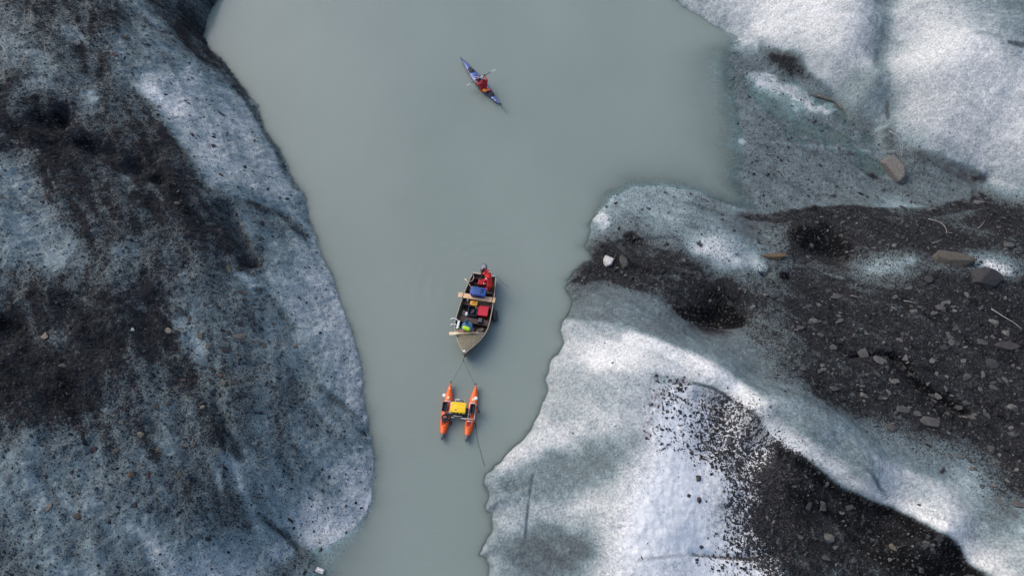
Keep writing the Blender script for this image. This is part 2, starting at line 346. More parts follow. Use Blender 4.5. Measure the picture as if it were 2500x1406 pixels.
def dent(pts, r_px, dz):
    global H
    P = [AT(*p) for p in pts]; u, v = pts[len(pts) // 2]; r = r_px * pxm(u, v, 1)
    xs = [p[0] for p in P]; ys = [p[1] for p in P]; sl = bbox_idx(xs, ys, r * 2.5)
    x = X[sl]; y = Y[sl]
    d = np.hypot(x - P[0][0], y - P[0][1]) if len(P) == 1 else seg_dist(x, y, P)[0]
    H[sl] += dz * np.exp(-(d / r) ** 2)
# hollows, cryoconite pits and cracks
for (u, v, r, z) in [(215, 356, 22, -.55), (330, 405, 28, -.6), (380, 436, 20, -.5), (95, 290, 24, -.5), (150, 296, 24, -.5), (155, 270, 18, -.4), (270, 372, 20, -.3), (15, 800, 40, -.5),
                     (1760, 775, 40, -.5), (1810, 780, 22, -.4), (2010, 600, 45, -.4), (1930, 675, 12, -.35), (1870, 668, 10, -.3), (2420, 432, 14, -.3)]:
    dent([(u, v)], r, z)
dent([(545, 500), (580, 570), (612, 640)], 13, -.55)
dent([(2190, 870), (2235, 930), (2300, 975), (2360, 1005)], 13, -.45)
dent([(2080, 870), (2140, 862), (2190, 870)], 7, -.2)
dent([(1712, 966), (1760, 992), (1812, 1034), (1848, 1076), (1930, 1132), (2040, 1198), (2160, 1262)], 15, -.32)
dent([(2040, 1060), (2090, 1130), (2150, 1195), (2170, 1215)], 5, -.10)
dent([(1305, 1155), (1292, 1230), (1284, 1310)], 3.5, -.09)
dent([(1690, 1350), (1810, 1360), (1920, 1345), (1990, 1360)], 8, -.12)
dent([(2168, 0), (2162, 120), (2160, 230)], 20, -.14); dent([(2172, 335)], 26, .25)
dent([(2166, 160), (2164, 270)], 6, -.08)
dent([(700, 1300), (740, 1350)], 7, -.25)
dent([(470, 1170), (560, 1230), (700, 1310)], 6, -.18)
dent([(360, 1030), (480, 1140)], 6, -.18)
dent([(520, 960), (560, 1060), (590, 1120)], 8, -.22)
dent([(640, 490), (720, 540), (760, 600)], 9, -.2)

# ---- surface tone, dirt and painted shade together, on a net of points (0 brightest ... 9 darkest)
LEFT_NET = '''6677776577766666666
6676777668776666666
5676775557776666666
6566776555676666666
7666677334466666666
8777667723445666666
8888766845334566666
6888877884334555555
5578778788434445555
5568776688844445555
5567777789865555555
5556777777885565555
5555676677687554444
6655667676677644444
6788777876664443333
7788887886666544333
9787888885666654344
8887787885666554433
8888876777666665544
8888887668666666534
7788877656866665644
7766677766675666565
5565566656666665554
5556555566654566544
5455766666666555533
5554555566676543323
6566665456765443233
6655666545444434344
6665556753333665555'''.split()
RIGHT_NET = '''4444444444521111101152123344
4444444444453100001141112334
4444444444444311111141111134
4444444444444668311141111112
4444444444444626433341111111
4444444444444544225441111111
4444444444444555557652111111
4444444444444455555556421111
4444444444444666666677643111
4444444444444555555556457743
4444443444456555677653557887
4444444564454677898888887888
4444447786632366998888888888
4444478887873436878645777337
4444488676789867888878888888
4444465556899977888888888888
4444434456788777888888888888
4444331113556667888888888888
4444321112223567888888888888
4444333342122246688888888888
4443332221024313467888888888
4443222341015646213667888888
4422244641026767883145667888
4424555420001578986413544588
4434543310001378986632323588
4443322300002688887886123684
4435655100001488887878841463
4446764100011368888877889143
4445553101111135887888898823'''.split()
def ATv(U, Vp):
    z = np.full(U.shape, 9.0); done = np.zeros(U.shape, bool); px_ = np.zeros(U.shape); py_ = np.zeros(U.shape)
    zz = 9.0
    x = (U - 1250) / FPX; y = (703 - Vp) / FPX; den = CT - y * ST
    while zz > -.6:
        t = (CAM_H - zz) / den; wx = x * t; wy = (ST + y * CT) * t; h = bil(GX, GY, H, wx, wy); hit = (~done) & ((h >= zz) | (zz < -.5))
        px_[hit] = wx[hit]; py_[hit] = wy[hit]; done |= hit; zz -= .06
    px_[~done] = (x * (CAM_H / den))[~done]; py_[~done] = ((ST + y * CT) * CAM_H / den)[~done]
    return px_, py_
def net(rows, u0):
    A = np.array([[float(c) for c in r_] for r_ in rows]); nv, nu = A.shape
    U, Vp = np.meshgrid(u0 + 50.0 * np.arange(nu), 50.0 * np.arange(nv)); a, b_ = ATv(U, Vp); return a.ravel(), b_.ravel(), A.ravel()
lat_x = np.concatenate([GX[:26], np.arange(-37, 37.2, .2), GX[-26:]]); lat_y = np.concatenate([GY[:26], np.arange(2.5, 46.8, .2), GY[-26:]]); LX, LY = np.meshgrid(lat_x, lat_y)
def spread(nx_, ny_, nv_):
    num = np.zeros(LX.shape); den = np.full(LX.shape, 1e-12)
    for a, b_, v_ in zip(nx_, ny_, nv_):
        s = .58 + .010 * b_                                             # wider where the survey points stand wider apart
        i0, i1 = np.searchsorted(lat_x, [a - 7 * s, a + 7 * s]); j0, j1 = np.searchsorted(lat_y, [b_ - 7 * s, b_ + 7 * s])
        d2 = ((LX[j0:j1, i0:i1] - a) / s) ** 2 + ((LY[j0:j1, i0:i1] - b_) / (s * 1.15)) ** 2
        wv_ = np.exp(-d2) + 1e-6 / (1 + d2); num[j0:j1, i0:i1] += wv_ * v_; den[j0:j1, i0:i1] += wv_
    out = num / den; far = den < 1e-9; out[far] = 6; return bil(lat_x, lat_y, out, X, Y)
TONE = np.where(left_side, (lambda q: q + .5 * sstep(4.8, 6.8, q))(spread(*net(LEFT_NET, 0))), spread(*net(RIGHT_NET, 1150)))
pp = paint_poly
SHM = 0.0 * X; pp(SHM, [(1760, 90), (1860, 112), (1950, 180), (2050, 252), (2150, 315), (2260, 368), (2380, 425), (2380, 500), (2100, 500), (1862, 518), (1740, 490)], 1.0, 14, 1, .3); TONE = np.where(SHM > .5, np.minimum(TONE + SHM * 1.3, 6.2), TONE + SHM * 1.3)
SHM[:] = 0; pp(SHM, [(1420, 530), (1500, 450), (1640, 440), (1740, 490), (1840, 600), (1790, 690), (1600, 640), (1450, 640)], 1.0, 14, 1, .3); TONE = TONE + SHM * .6
SHM[:] = 0; pp(SHM, [(1640, -40), (1760, 60), (1860, 108), (1960, 178), (2060, 250), (2160, 312), (2300, 375), (2420, 435), (2560, 480), (2560, -40)], 1.0, 14, 1, .3); TONE = TONE + SHM * (1.0 + 1.3 * (fbm(X, Y, .5, 4, 95, .6) - .5))
def band_px(pts, r, val, k=.9, soft=.6, rag=.5): paint(TONE, pts, r, val, soft, k, rag)
# crisp borders the net cannot hold
EDGE_L = [(335, 185), (345, 215), (372, 255), (395, 290), (425, 330), (455, 365), (480, 400), (512, 450), (535, 500), (560, 560), (590, 610), (612, 655)]
pp(TONE, EDGE_L[:8] + [(470, 440), (420, 390), (370, 320), (330, 250)], 8.0, 8, .8, .8)
pp(TONE, EDGE_L[:8] + [(560, 440), (520, 380), (480, 320), (430, 250), (380, 200)], 3.0, 14, .6, .6)
paint(TONE, [(368, 215), (395, 240), (425, 280)], 17, 1.9, .9, .8, 1.2)
pp(TONE, [(535, 500), (560, 560), (590, 610), (612, 655), (585, 650), (545, 600), (505, 550), (500, 500)], 8.5, 6, .8, .4)
band_px([(590, 672), (625, 705), (655, 738), (690, 770)], 11, 3.0, .8, .6, .9); band_px([(640, 715), (680, 760), (715, 800)], 12, 6.8, .7, .6, .9)
band_px([(375, 5), (420, 50), (470, 110), (492, 140)], 20, 8.0, .7); band_px([(495, 105), (540, 165), (595, 235)], 12, 7.6, .8); band_px([(595, 235), (640, 310), (690, 400), (720, 460)], 7, 7.0, .7)
band_px([(305, 0), (350, 30), (390, 60)], 12, 4.6, .7); band_px([(170, 75), (185, 95)], 18, 4.8, .7, .9); band_px([(215, 225), (225, 240)], 11, 4.6, .8, .8); band_px([(620, 500), (690, 530), (745, 575)], 13, 7.2, .75)
band_px([(200, 460), (180, 500), (180, 545), (210, 600), (250, 625)], 13, 7.8, .7); band_px([(90, 390), (115, 440), (150, 480)], 14, 7.4, .7); band_px([(20, 120), (70, 128)], 12, 4.6, .6); band_px([(380, 580), (420, 640), (440, 690)], 8, 6.9, .7)
band_px([(440, 790), (475, 830), (500, 850)], 14, 4.2, .7, .7); band_px([(780, 945), (830, 985), (870, 1020)], 10, 7.0, .7); band_px([(760, 975), (820, 1040), (860, 1070)], 8, 3.8, .6); band_px([(455, 880), (500, 960), (535, 1040), (570, 1110)], 12, 7.6, .7)
band_px([(555, 1120), (590, 1160), (600, 1190)], 13, 3.6, .6); band_px([(60, 1105), (110, 1180), (150, 1260)], 10, 6.8, .5); band_px([(130, 1175), (180, 1240)], 10, 4.0, .6); band_px([(320, 1030), (350, 1070), (380, 1110)], 15, 7.8, .7); band_px([(450, 1200), (520, 1250), (600, 1285)], 16, 6.9, .6)
band_px([(300, 1275), (360, 1310), (420, 1370)], 10, 3.4, .6); band_px([(630, 1255), (690, 1300), (725, 1340)], 6, 7.2, .7); band_px([(690, 1395), (740, 1365), (760, 1380)], 22, 7.0, .7)
for q in [(215, 356, 20), (330, 405, 20), (380, 436, 18), (95, 290, 20), (150, 296, 20), (155, 268, 15), (85, 240, 12), (15, 790, 34), (300, 372, 10), (330, 480, 16), (350, 500, 14)]: paint(TONE, [q[:2]], q[2] * .75, 9.4, .6, .9, .5)
# right bank
HOLLOW = [(1700, 936), (1740, 948), (1770, 966), (1800, 985), (1840, 1015), (1862, 1045), (1885, 1068), (1940, 1104), (2000, 1142), (2060, 1186), (2120, 1216), (2180, 1238), (2230, 1262), (2290, 1298), (2350, 1342), (2400, 1392), (2425, 1430)]
pp(TONE, HOLLOW[6:] + [(2200, 1430), (2060, 1300), (1960, 1200), (1900, 1110)], 8.7, 5, .85, .15)
pp(TONE, HOLLOW[6:] + [(2380, 1430), (2330, 1372), (2270, 1318), (2170, 1262), (2060, 1210), (1960, 1150), (1900, 1100)], 9.3, 5, .7, .15)
band_px([(1690, 934), (1740, 946), (1770, 964), (1805, 988), (1842, 1014), (1864, 1044), (1888, 1066)], 3.2, 8.4, .85, .7, .35)
pp(TONE, [(x + 4, y - 5) for x, y in HOLLOW] + [(2510, 1430), (2440, 1350), (2350, 1275), (2250, 1215), (2160, 1180), (2060, 1120), (1960, 1060), (1880, 990), (1800, 935), (1720, 905)][0:], 1.6, 9, .72, .3)
band_px([(2060, 1165), (2120, 1200), (2180, 1228)], 7, 5.5, .6, .9); band_px([(1895, 1062), (1960, 1104), (2030, 1155)], 4, 5.0, .6)
pp(TONE, [(1530, 805), (1600, 825), (1680, 858), (1750, 893), (1830, 945), (1800, 960), (1700, 905), (1600, 862), (1520, 835)], 1.0, 10, .8, .4); band_px([(1560, 800), (1640, 830), (1720, 865), (1800, 910), (1870, 960)], 12, 5.2, .75); band_px([(1400, 768), (1500, 775)], 16, 6.2, .8)
band_px([(2045, 1065), (2090, 1125), (2150, 1195), (2172, 1218)], 2.9, 7.6, .8, .7, .2); band_px([(2000, 1040), (2050, 1080), (2110, 1140)], 22, 5.6, .6)
band_px([(1600, 925), (1680, 930)], 10, 4.6, .7); band_px([(1298, 1165), (1290, 1230), (1283, 1310)], 3, 6.4, .7, .8, 0); band_px([(1415, 1168), (1385, 1215)], 3, 6.2, .6, .8, .1)
band_px([(1345, 1110), (1370, 1120)], 22, 6.8, .6); band_px([(1240, 1180), (1270, 1180)], 20, 6.2, .6); band_px([(1440, 1130), (1460, 1120)], 18, 6.0, .6); band_px([(1315, 1325), (1330, 1330)], 30, 6.4, .6, .9); band_px([(1400, 1340), (1420, 1345)], 16, 6.6, .6)
band_px([(1560, 1368), (1640, 1356), (1700, 1355)], 4, 3.4, .6, .9, .8); band_px([(1690, 1355), (1740, 1358), (1830, 1364), (1920, 1352), (1960, 1338), (2010, 1360)], 3.4, 7.6, .75, .9, .7); pp(TONE, [(1520, 1385), (1640, 1366), (1800, 1370), (1850, 1390), (1870, 1440), (1500, 1440)], .8, 6, .9, .3)
pp(TONE, [(1745, 962), (1800, 1000), (1860, 1055), (1880, 1100), (1820, 1110), (1770, 1070), (1730, 1010), (1715, 975)], 5.6, 12, .6, 1)
pp(TONE, [(1385, 690), (1480, 690), (1600, 715), (1700, 800), (1850, 840), (1960, 985), (1900, 965), (1780, 890), (1640, 830), (1540, 795), (1375, 775)], 6.0, 22, .62, .8); pp(TONE, [(1800, 640), (1900, 640), (1960, 800), (1980, 960), (1900, 900), (1840, 820)], 7.4, 30, .6, 1)
band_px([(1980, 1010), (2080, 1080), (2200, 1110), (2300, 1140)], 34, 6.2, .6, .8, .7); band_px([(1440, 660), (1540, 680), (1640, 720), (1720, 740)], 34, 8.2, .6, .8)
pp(TONE, [(1212, 1170), (1330, 1112), (1470, 1055), (1535, 1085), (1490, 1160), (1380, 1230), (1225, 1240)], 5.6, 26, .62, .8); pp(TONE, [(1215, 1300), (1330, 1282), (1445, 1312), (1445, 1352), (1330, 1415), (1205, 1410)], 6.2, 24, .66, .8)
pp(TONE, [(1365, 885), (1480, 900), (1600, 915), (1680, 935), (1630, 965), (1570, 1010), (1450, 1040), (1345, 1035)], 3.9, 26, .6, .9); band_px([(1480, 612), (1560, 612), (1660, 632), (1720, 652)], 22, 7.6, .62, .8)
paint(TONE, [(x + 9, y - 12) for x, y in HOLLOW[5:-1]], 9, .9, .8, .75, .4); band_px([(1900, 1000), (2000, 1050), (2080, 1110), (2140, 1150)], 20, 5.4, .5, .8, .6)
# shelf against the snow slope
EDGE_S = [(1855, 100), (1890, 116), (1925, 135), (1960, 158), (1995, 190), (2030, 222), (2070, 252), (2110, 275), (2160, 305), (2210, 325), (2270, 355), (2340, 385), (2420, 432), (2500, 465)]
pp(TONE, EDGE_S[:9] + [(2120, 318), (2060, 290), (2010, 262), (1960, 215), (1900, 165), (1850, 130)], 6.4, 5, .8, .25); pp(TONE, [(1868, 112), (1925, 137), (1962, 162), (1975, 185), (1930, 168), (1880, 145)], 8.2, 12, .8, 1.0)
pp(TONE, [(1832, 178), (1885, 180), (1900, 200), (1950, 215), (1960, 245), (1990, 250), (2040, 255), (2050, 275), (1990, 275), (1930, 258), (1880, 235), (1840, 215)], 2.2, 14, .8, 1.6)
band_px([(1695, 25), (1760, 62), (1830, 92), (1880, 112)], 9, 3.4, .7, .8); band_px([(2166, 0), (2158, 90), (2156, 180), (2160, 260), (2168, 300)], 13, 4.9, .75, .8, .8); band_px([(2080, 205), (2120, 230), (2160, 270)], 24, 4.4, .7, .8); band_px([(2166, 250), (2168, 290)], 3, 7.2, .7, .8, .1)
band_px([(2168, 318), (2174, 350), (2178, 372)], 11, 8.0, .75, .9, 1); band_px([(1870, 346), (2000, 357), (2160, 369), (2300, 375)], 4, 5.0, .6, .9, .6); band_px([(2205, 380), (2290, 400), (2380, 436)], 16, 7.4, .7); band_px([(2380, 434), (2400, 436)], 9, 8.2, .7, .9); band_px([(1812, 345)], 9, 3.6, .8, .6, .8); band_px([(2130, 428)], 16, 8.0, .7)
band_px([(2465, 104), (2500, 112)], 5, 7.6, .8, .8, 1.6); band_px([(2390, 78), (2440, 92)], 8, 4.8, .6)
pp(TONE, [(1800, 516), (1880, 522), (1960, 508), (2060, 500), (2140, 505), (2280, 505), (2400, 470), (2420, 500), (2300, 530), (2100, 530), (1900, 545), (1800, 530)], 8.2, 7, .75, .5)
# lump, pits
pp(TONE, [(1390, 690), (1430, 665), (1450, 640), (1560, 640), (1620, 650), (1640, 670), (1560, 668), (1500, 672), (1430, 695)], 8.4, 7, .8, .5); pp(TONE, [(1640, 750), (1700, 752), (1760, 750), (1815, 775), (1825, 792), (1790, 802), (1730, 796), (1670, 780)], 9.9, 5, .98, .25)
band_px([(1960, 575), (2010, 590), (2050, 615)], 26, 9.5, .8); band_px([(1915, 676)], 11, 9.6, .9, .6, .4); band_px([(1875, 660), (1860, 668)], 8, 9, .8); band_px([(1845, 645), (1860, 655)], 13, 2.4, .8, .7, .9); band_px([(1700, 605), (1750, 610), (1800, 640)], 17, 2.2, .8, .7, .7); band_px([(1462, 530), (1475, 545)], 13, 2.0, .8, .7, .6)
band_px([(2130, 655), (2180, 650), (2220, 635)], 15, 4.0, .8, .8, .8); band_px([(2420, 645), (2450, 660)], 16, 1.8, .9, .6, .6); band_px([(2015, 668), (2060, 680)], 4, 4.8, .7); band_px([(1535, 575), (1545, 590)], 12, 8.8, .8)
band_px([(2190, 872), (2235, 930), (2300, 975), (2360, 1005)], 5, 9.7, .9, .5, .2); band_px([(2080, 872), (2140, 862), (2190, 872)], 3, 9.5, .8, .5, .2)
# flow streaks and mottling
dirL = np.array(AT(760, 1000)[:2]) - np.array(AT(380, 150)[:2]); dirL /= np.linalg.norm(dirL)
dirR = np.array(AT(2200, 1230)[:2]) - np.array(AT(1700, 880)[:2]); dirR /= np.linalg.norm(dirR)
def streak(d, seed, f1=1.6, f2=.35, o=4):
    a = X * d[0] + Y * d[1]; b = -X * d[1] + Y * d[0]
    b = b + (fbm(X, Y, .25, 2, seed + 5) - .5) * 2.5
    return fbm(a * f2, b * f1, 1, o, seed, .6) - .5
stL = streak(dirL, 61, 2.4, .45); stR = streak(dirR, 67, 3.4, .35); mot = fbm(X, Y, 1.4, 5, 71, .62) - .5; mot2 = fbm(X, Y, 4.5, 4, 77, .7) - .5
TONE = TONE + np.where(left_side, stL * 3.0 + mot * 2.0 + mot2 * 1.6, (stR * 1.6 + mot * 1.3 + mot2 * 1.3) * (.45 + .55 * sstep(0, 4, TONE)))
TONE = np.clip(TONE, 0, 10)
# from tone, shade included, to debris cover and bare-ice brightness
SHARE = np.where(left_side, .42, .16) + 0.0 * X
pp(SHARE, [(1870, 510), (2540, 465), (2540, 1280), (2440, 1250), (2330, 1110), (2180, 1080), (2060, 1020), (1960, 980), (1900, 880), (1800, 800), (1640, 760), (1560, 700), (1400, 700), (1440, 640), (1600, 640), (1760, 680), (1860, 600)], .86, 55, 1, .8)
pp(SHARE, [(1640, 940), (1780, 975), (1880, 1070), (1960, 1130), (1950, 1430), (1720, 1430), (1780, 1250), (1740, 1150), (1620, 1080), (1640, 1000)], .93, 40, 1, .6)
pp(SHARE, [(1900, 1100), (2450, 1420), (1900, 1430)], .75, 16); pp(SHARE, [(1780, 100), (1960, 170), (2160, 310), (2300, 380), (2350, 500), (1860, 510), (1790, 400)], .50, 16); pp(SHARE, [(1440, 540), (1500, 460), (1640, 445), (1740, 490), (1840, 600), (1790, 690), (1600, 640), (1450, 640)], .55, 12)
pp(SHARE, [(1690, 1350), (1850, 1350), (1850, 1372), (1690, 1372)], .5, 6)
SHARE = SHARE + np.where(left_side, .40 * sstep(4.5, 8, TONE) - .08, 0)
tn = np.array([0, 1, 2, 3, 4, 5, 6, 7, 8, 9, 10.]); srgb = np.array([197, 176, 156, 137, 120, 101, 82, 65, 50, 37, 26.]) / 255
lin = np.where(srgb > .04045, ((srgb + .055) / 1.055) ** 2.4, srgb / 12.92) / .78
AL = np.interp(TONE, tn, lin)
FF = np.where(left_side, 1.55, np.interp(SHARE, [.16, .5, .9], [1.55, 1.45, 1.45]))
FZ = 0.0 * X; pp(FZ, [(1600, 1010), (1680, 940), (1780, 975), (1880, 1070), (1960, 1130), (1900, 1430), (1690, 1430), (1740, 1250), (1700, 1150), (1620, 1100)], 1.0, 30, 1, .8); FZ = FZ * sstep(1.6, 3.4, TONE); FF = FF * (1 - FZ) + 9.0 * FZ
W = np.clip(np.minimum(AL * FF + .015, .86), .05, .86); CV = np.clip((W - AL) / (W - .020), 0, 1) + np.where(left_side, .6 * sstep(6.8, 9.4, TONE), sstep(7.0, 8.8, TONE))
CV = np.clip(CV, 0, 1)
D = 1 - (1 - np.minimum(CV, .995)) ** SHARE; G = 1 - (1 - np.minimum(CV, .995)) ** (1 - SHARE)
FLK = 0.0 * X; pp(FLK, [(1590, 930), (1700, 950), (1800, 990), (1880, 1070), (1900, 1200), (1880, 1430), (1670, 1430), (1720, 1260), (1660, 1150), (1590, 1080)], 1.0, 50, 1, .8); DF = D.copy(); D = D * (1 - FLK * .6 * (1 - sstep(6, 7.8, TONE)))
D = np.where(CV > .985, 1.0, D); WET_SHADE = np.where(left_side, sstep(8.3, 9.6, TONE), sstep(7.9, 9.0, TONE))  # deepest tones darken the debris, wet silt and painted shade alike
# pebbly relief where the rubble lies
H += (fbm(X, Y, 7.0, 2, 81, .7) - .45) * .10 * D * sstep(-.1, .4, S)

def ice_material():
    m = bpy.data.materials.new('debris_covered_ice'); m.use_nodes = True; t = m.node_tree; b = t.nodes['Principled BSDF']; L = t.links.new
    tc = t.nodes.new('ShaderNodeTexCoord')
    def attr(n): a = t.nodes.new('ShaderNodeAttribute'); a.attribute_name = n; return a.outputs['Fac']
    def noise(s, det=3, rough=.6, vec=None):
        n = t.nodes.new('ShaderNodeTexNoise'); n.inputs['Scale'].default_value = s; n.inputs['Detail'].default_value = det; n.inputs['Roughness'].default_value = rough
        L(vec or tc.outputs['Object'], n.inputs['Vector']); return n.outputs['Fac']
    def mr(v, a, b_, c=0, d=1, sm=False):
        n = t.nodes.new('ShaderNodeMapRange'); n.inputs[1].default_value = a; n.inputs[2].default_value = b_; n.inputs[3].default_value = c; n.inputs[4].default_value = d
        if sm: n.interpolation_type = 'SMOOTHSTEP'
        L(v, n.inputs[0]); return n.outputs[0]
    def ma(op, a, b_=None, c=None):
        n = t.nodes.new('ShaderNodeMath'); n.operation = op
        for i, q in enumerate((a, b_, c)):
            if q is None: continue
            if isinstance(q, (int, float)): n.inputs[i].default_value = q
            else: L(q, n.inputs[i])
        return n.outputs[0]
    def mix(f, a, c):
        n = t.nodes.new('ShaderNodeMix'); n.data_type = 'RGBA'
        for k, q in (('Factor', f), ('A', a), ('B', c)):
            if isinstance(q, tuple): n.inputs[k].default_value = (*q, 1)
            elif isinstance(q, (int, float)): n.inputs[k].default_value = q
            else: L(q, n.inputs[k])
        return n.outputs['Result']
    vor = t.nodes.new('ShaderNodeTexVoronoi'); vor.inputs['Scale'].default_value = 24; L(tc.outputs['Object'], vor.inputs['Vector'])
    vcell = t.nodes.new('ShaderNodeTexVoronoi'); vcell.inputs['Scale'].default_value = 26; L(tc.outputs['Object'], vcell.inputs['Vector'])
    # bare ice: net brightness, shade included, with crystal-scale variation, bluer where darker
    wv = ma('ADD', attr('whiteness'), ma('MULTIPLY', ma('MULTIPLY', ma('SUBTRACT', noise(9, 5, .8), .5), 1.25), ma('ADD', attr('whiteness'), .12)))
    ramp = t.nodes.new('ShaderNodeValToRGB'); L(wv, ramp.inputs[0]); e = ramp.color_ramp.elements
    e[0].position = 0; e[0].color = (.012, .018, .021, 1); e[1].position = 1; e[1].color = (.93, .95, .97, 1)
    for p_, c_ in ((.10, (.080, .101, .107)), (.30, (.224, .300, .320)), (.55, (.515, .56, .577)), (.80, (.79, .81, .808))): q_ = e.new(p_); q_.color = (*c_, 1)
    ice = ramp.outputs[0]
    gn = mr(ma('ADD', ma('MULTIPLY', noise(9.5, 5, .88), .8), ma('MULTIPLY', noise(3.0, 4, .7), .2)), .34, .66)
    gf = ma('ADD', ma('MULTIPLY', ma('SUBTRACT', gn, .5), 1.0), ma('ADD', ma('MULTIPLY', attr('grit_shade'), 1.75), -.375)); gf = mr(gf, 0, 1, 0, 1)
    grit_shade = mix(mr(noise(1.1, 3), .35, .65), (.034, .030, .032), (.024, .026, .030))
    c = mix(gf, ice, grit_shade)
    sep = t.nodes.new('ShaderNodeSeparateColor'); L(vor.outputs['Color'], sep.inputs[0])
    cellr = mr(ma('ADD', ma('MULTIPLY', sep.outputs[0], .5), ma('MULTIPLY', mr(noise(15, 4, .8), .32, .68), .5)), .12, .88)
    df = mr(ma('SUBTRACT', attr('debris_shade'), cellr), -.08, .08, 0, 1, True)
    sep2 = t.nodes.new('ShaderNodeSeparateColor'); L(vcell.outputs['Color'], sep2.inputs[0])
    tone = mr(ma('POWER', sep2.outputs[1], 3.0), 0, 1)
    deb = mix(mr(noise(.7, 4), .35, .65), (.0122, .0138, .0162), (.0180, .0194, .0216)); deb = mix(tone, deb, (.055, .055, .058))
    wet_shade = t.nodes.new('ShaderNodeVectorMath'); wet_shade.operation = 'SCALE'; L(deb, wet_shade.inputs[0]); L(mr(attr('wet_shade'), 0, 1, 1, .28), wet_shade.inputs['Scale']); deb = wet_shade.outputs[0]
    c = mix(df, c, deb)
    L(c, b.inputs['Base Color'])
    L(mr(df, 0, 1, .6, .9), b.inputs['Roughness']); L(mr(df, 0, 1, .25, .06), b.inputs['Specular IOR Level'])
    bp = t.nodes.new('ShaderNodeBump'); bp.inputs['Strength'].default_value = .8; bp.inputs['Distance'].default_value = .05
    hh = ma('ADD', noise(22, 4, .7), ma('MULTIPLY', df, ma('MULTIPLY', sep2.outputs[0], .7)))
    L(hh, bp.inputs['Height']); L(bp.outputs[0], b.inputs['Normal'])
    return m
ICE = ice_material()
def land_mesh(name, mask, label):
    keep = mask & (H > -1.45)
    fk = keep[:-1, :-1] | keep[1:, :-1] | keep[:-1, 1:] | keep[1:, 1:]
    fk &= (mask[:-1, :-1])
    jj, ii = np.nonzero(fk); a = jj * NX + ii
    F = np.stack([a, a + 1, a + NX + 1, a + NX], 1); used = np.unique(F); rm = np.zeros(NX * NY, np.int64); rm[used] = np.arange(len(used))
    V = np.stack([X.ravel()[used], Y.ravel()[used], H.ravel()[used]], 1)
    me = np_mesh(name, V, rm[F], True)
    for n, A in (('debris_shade', D), ('whiteness', W), ('grit_shade', G), ('wet_shade', WET_SHADE)):
        at_ = me.attributes.new(n, 'FLOAT', 'POINT'); at_.data.foreach_set('value', A.ravel()[used].astype(np.float32))
    o = link(name, me, ICE); tag(o, label, kind='structure'); return o
land_mesh('glacier', left_side, 'blue grey rubble-streaked glacier slope on the left bank of the channel')
land_mesh('glacier', ~left_side, 'white and black glacier ice with dark moraine on the right bank')

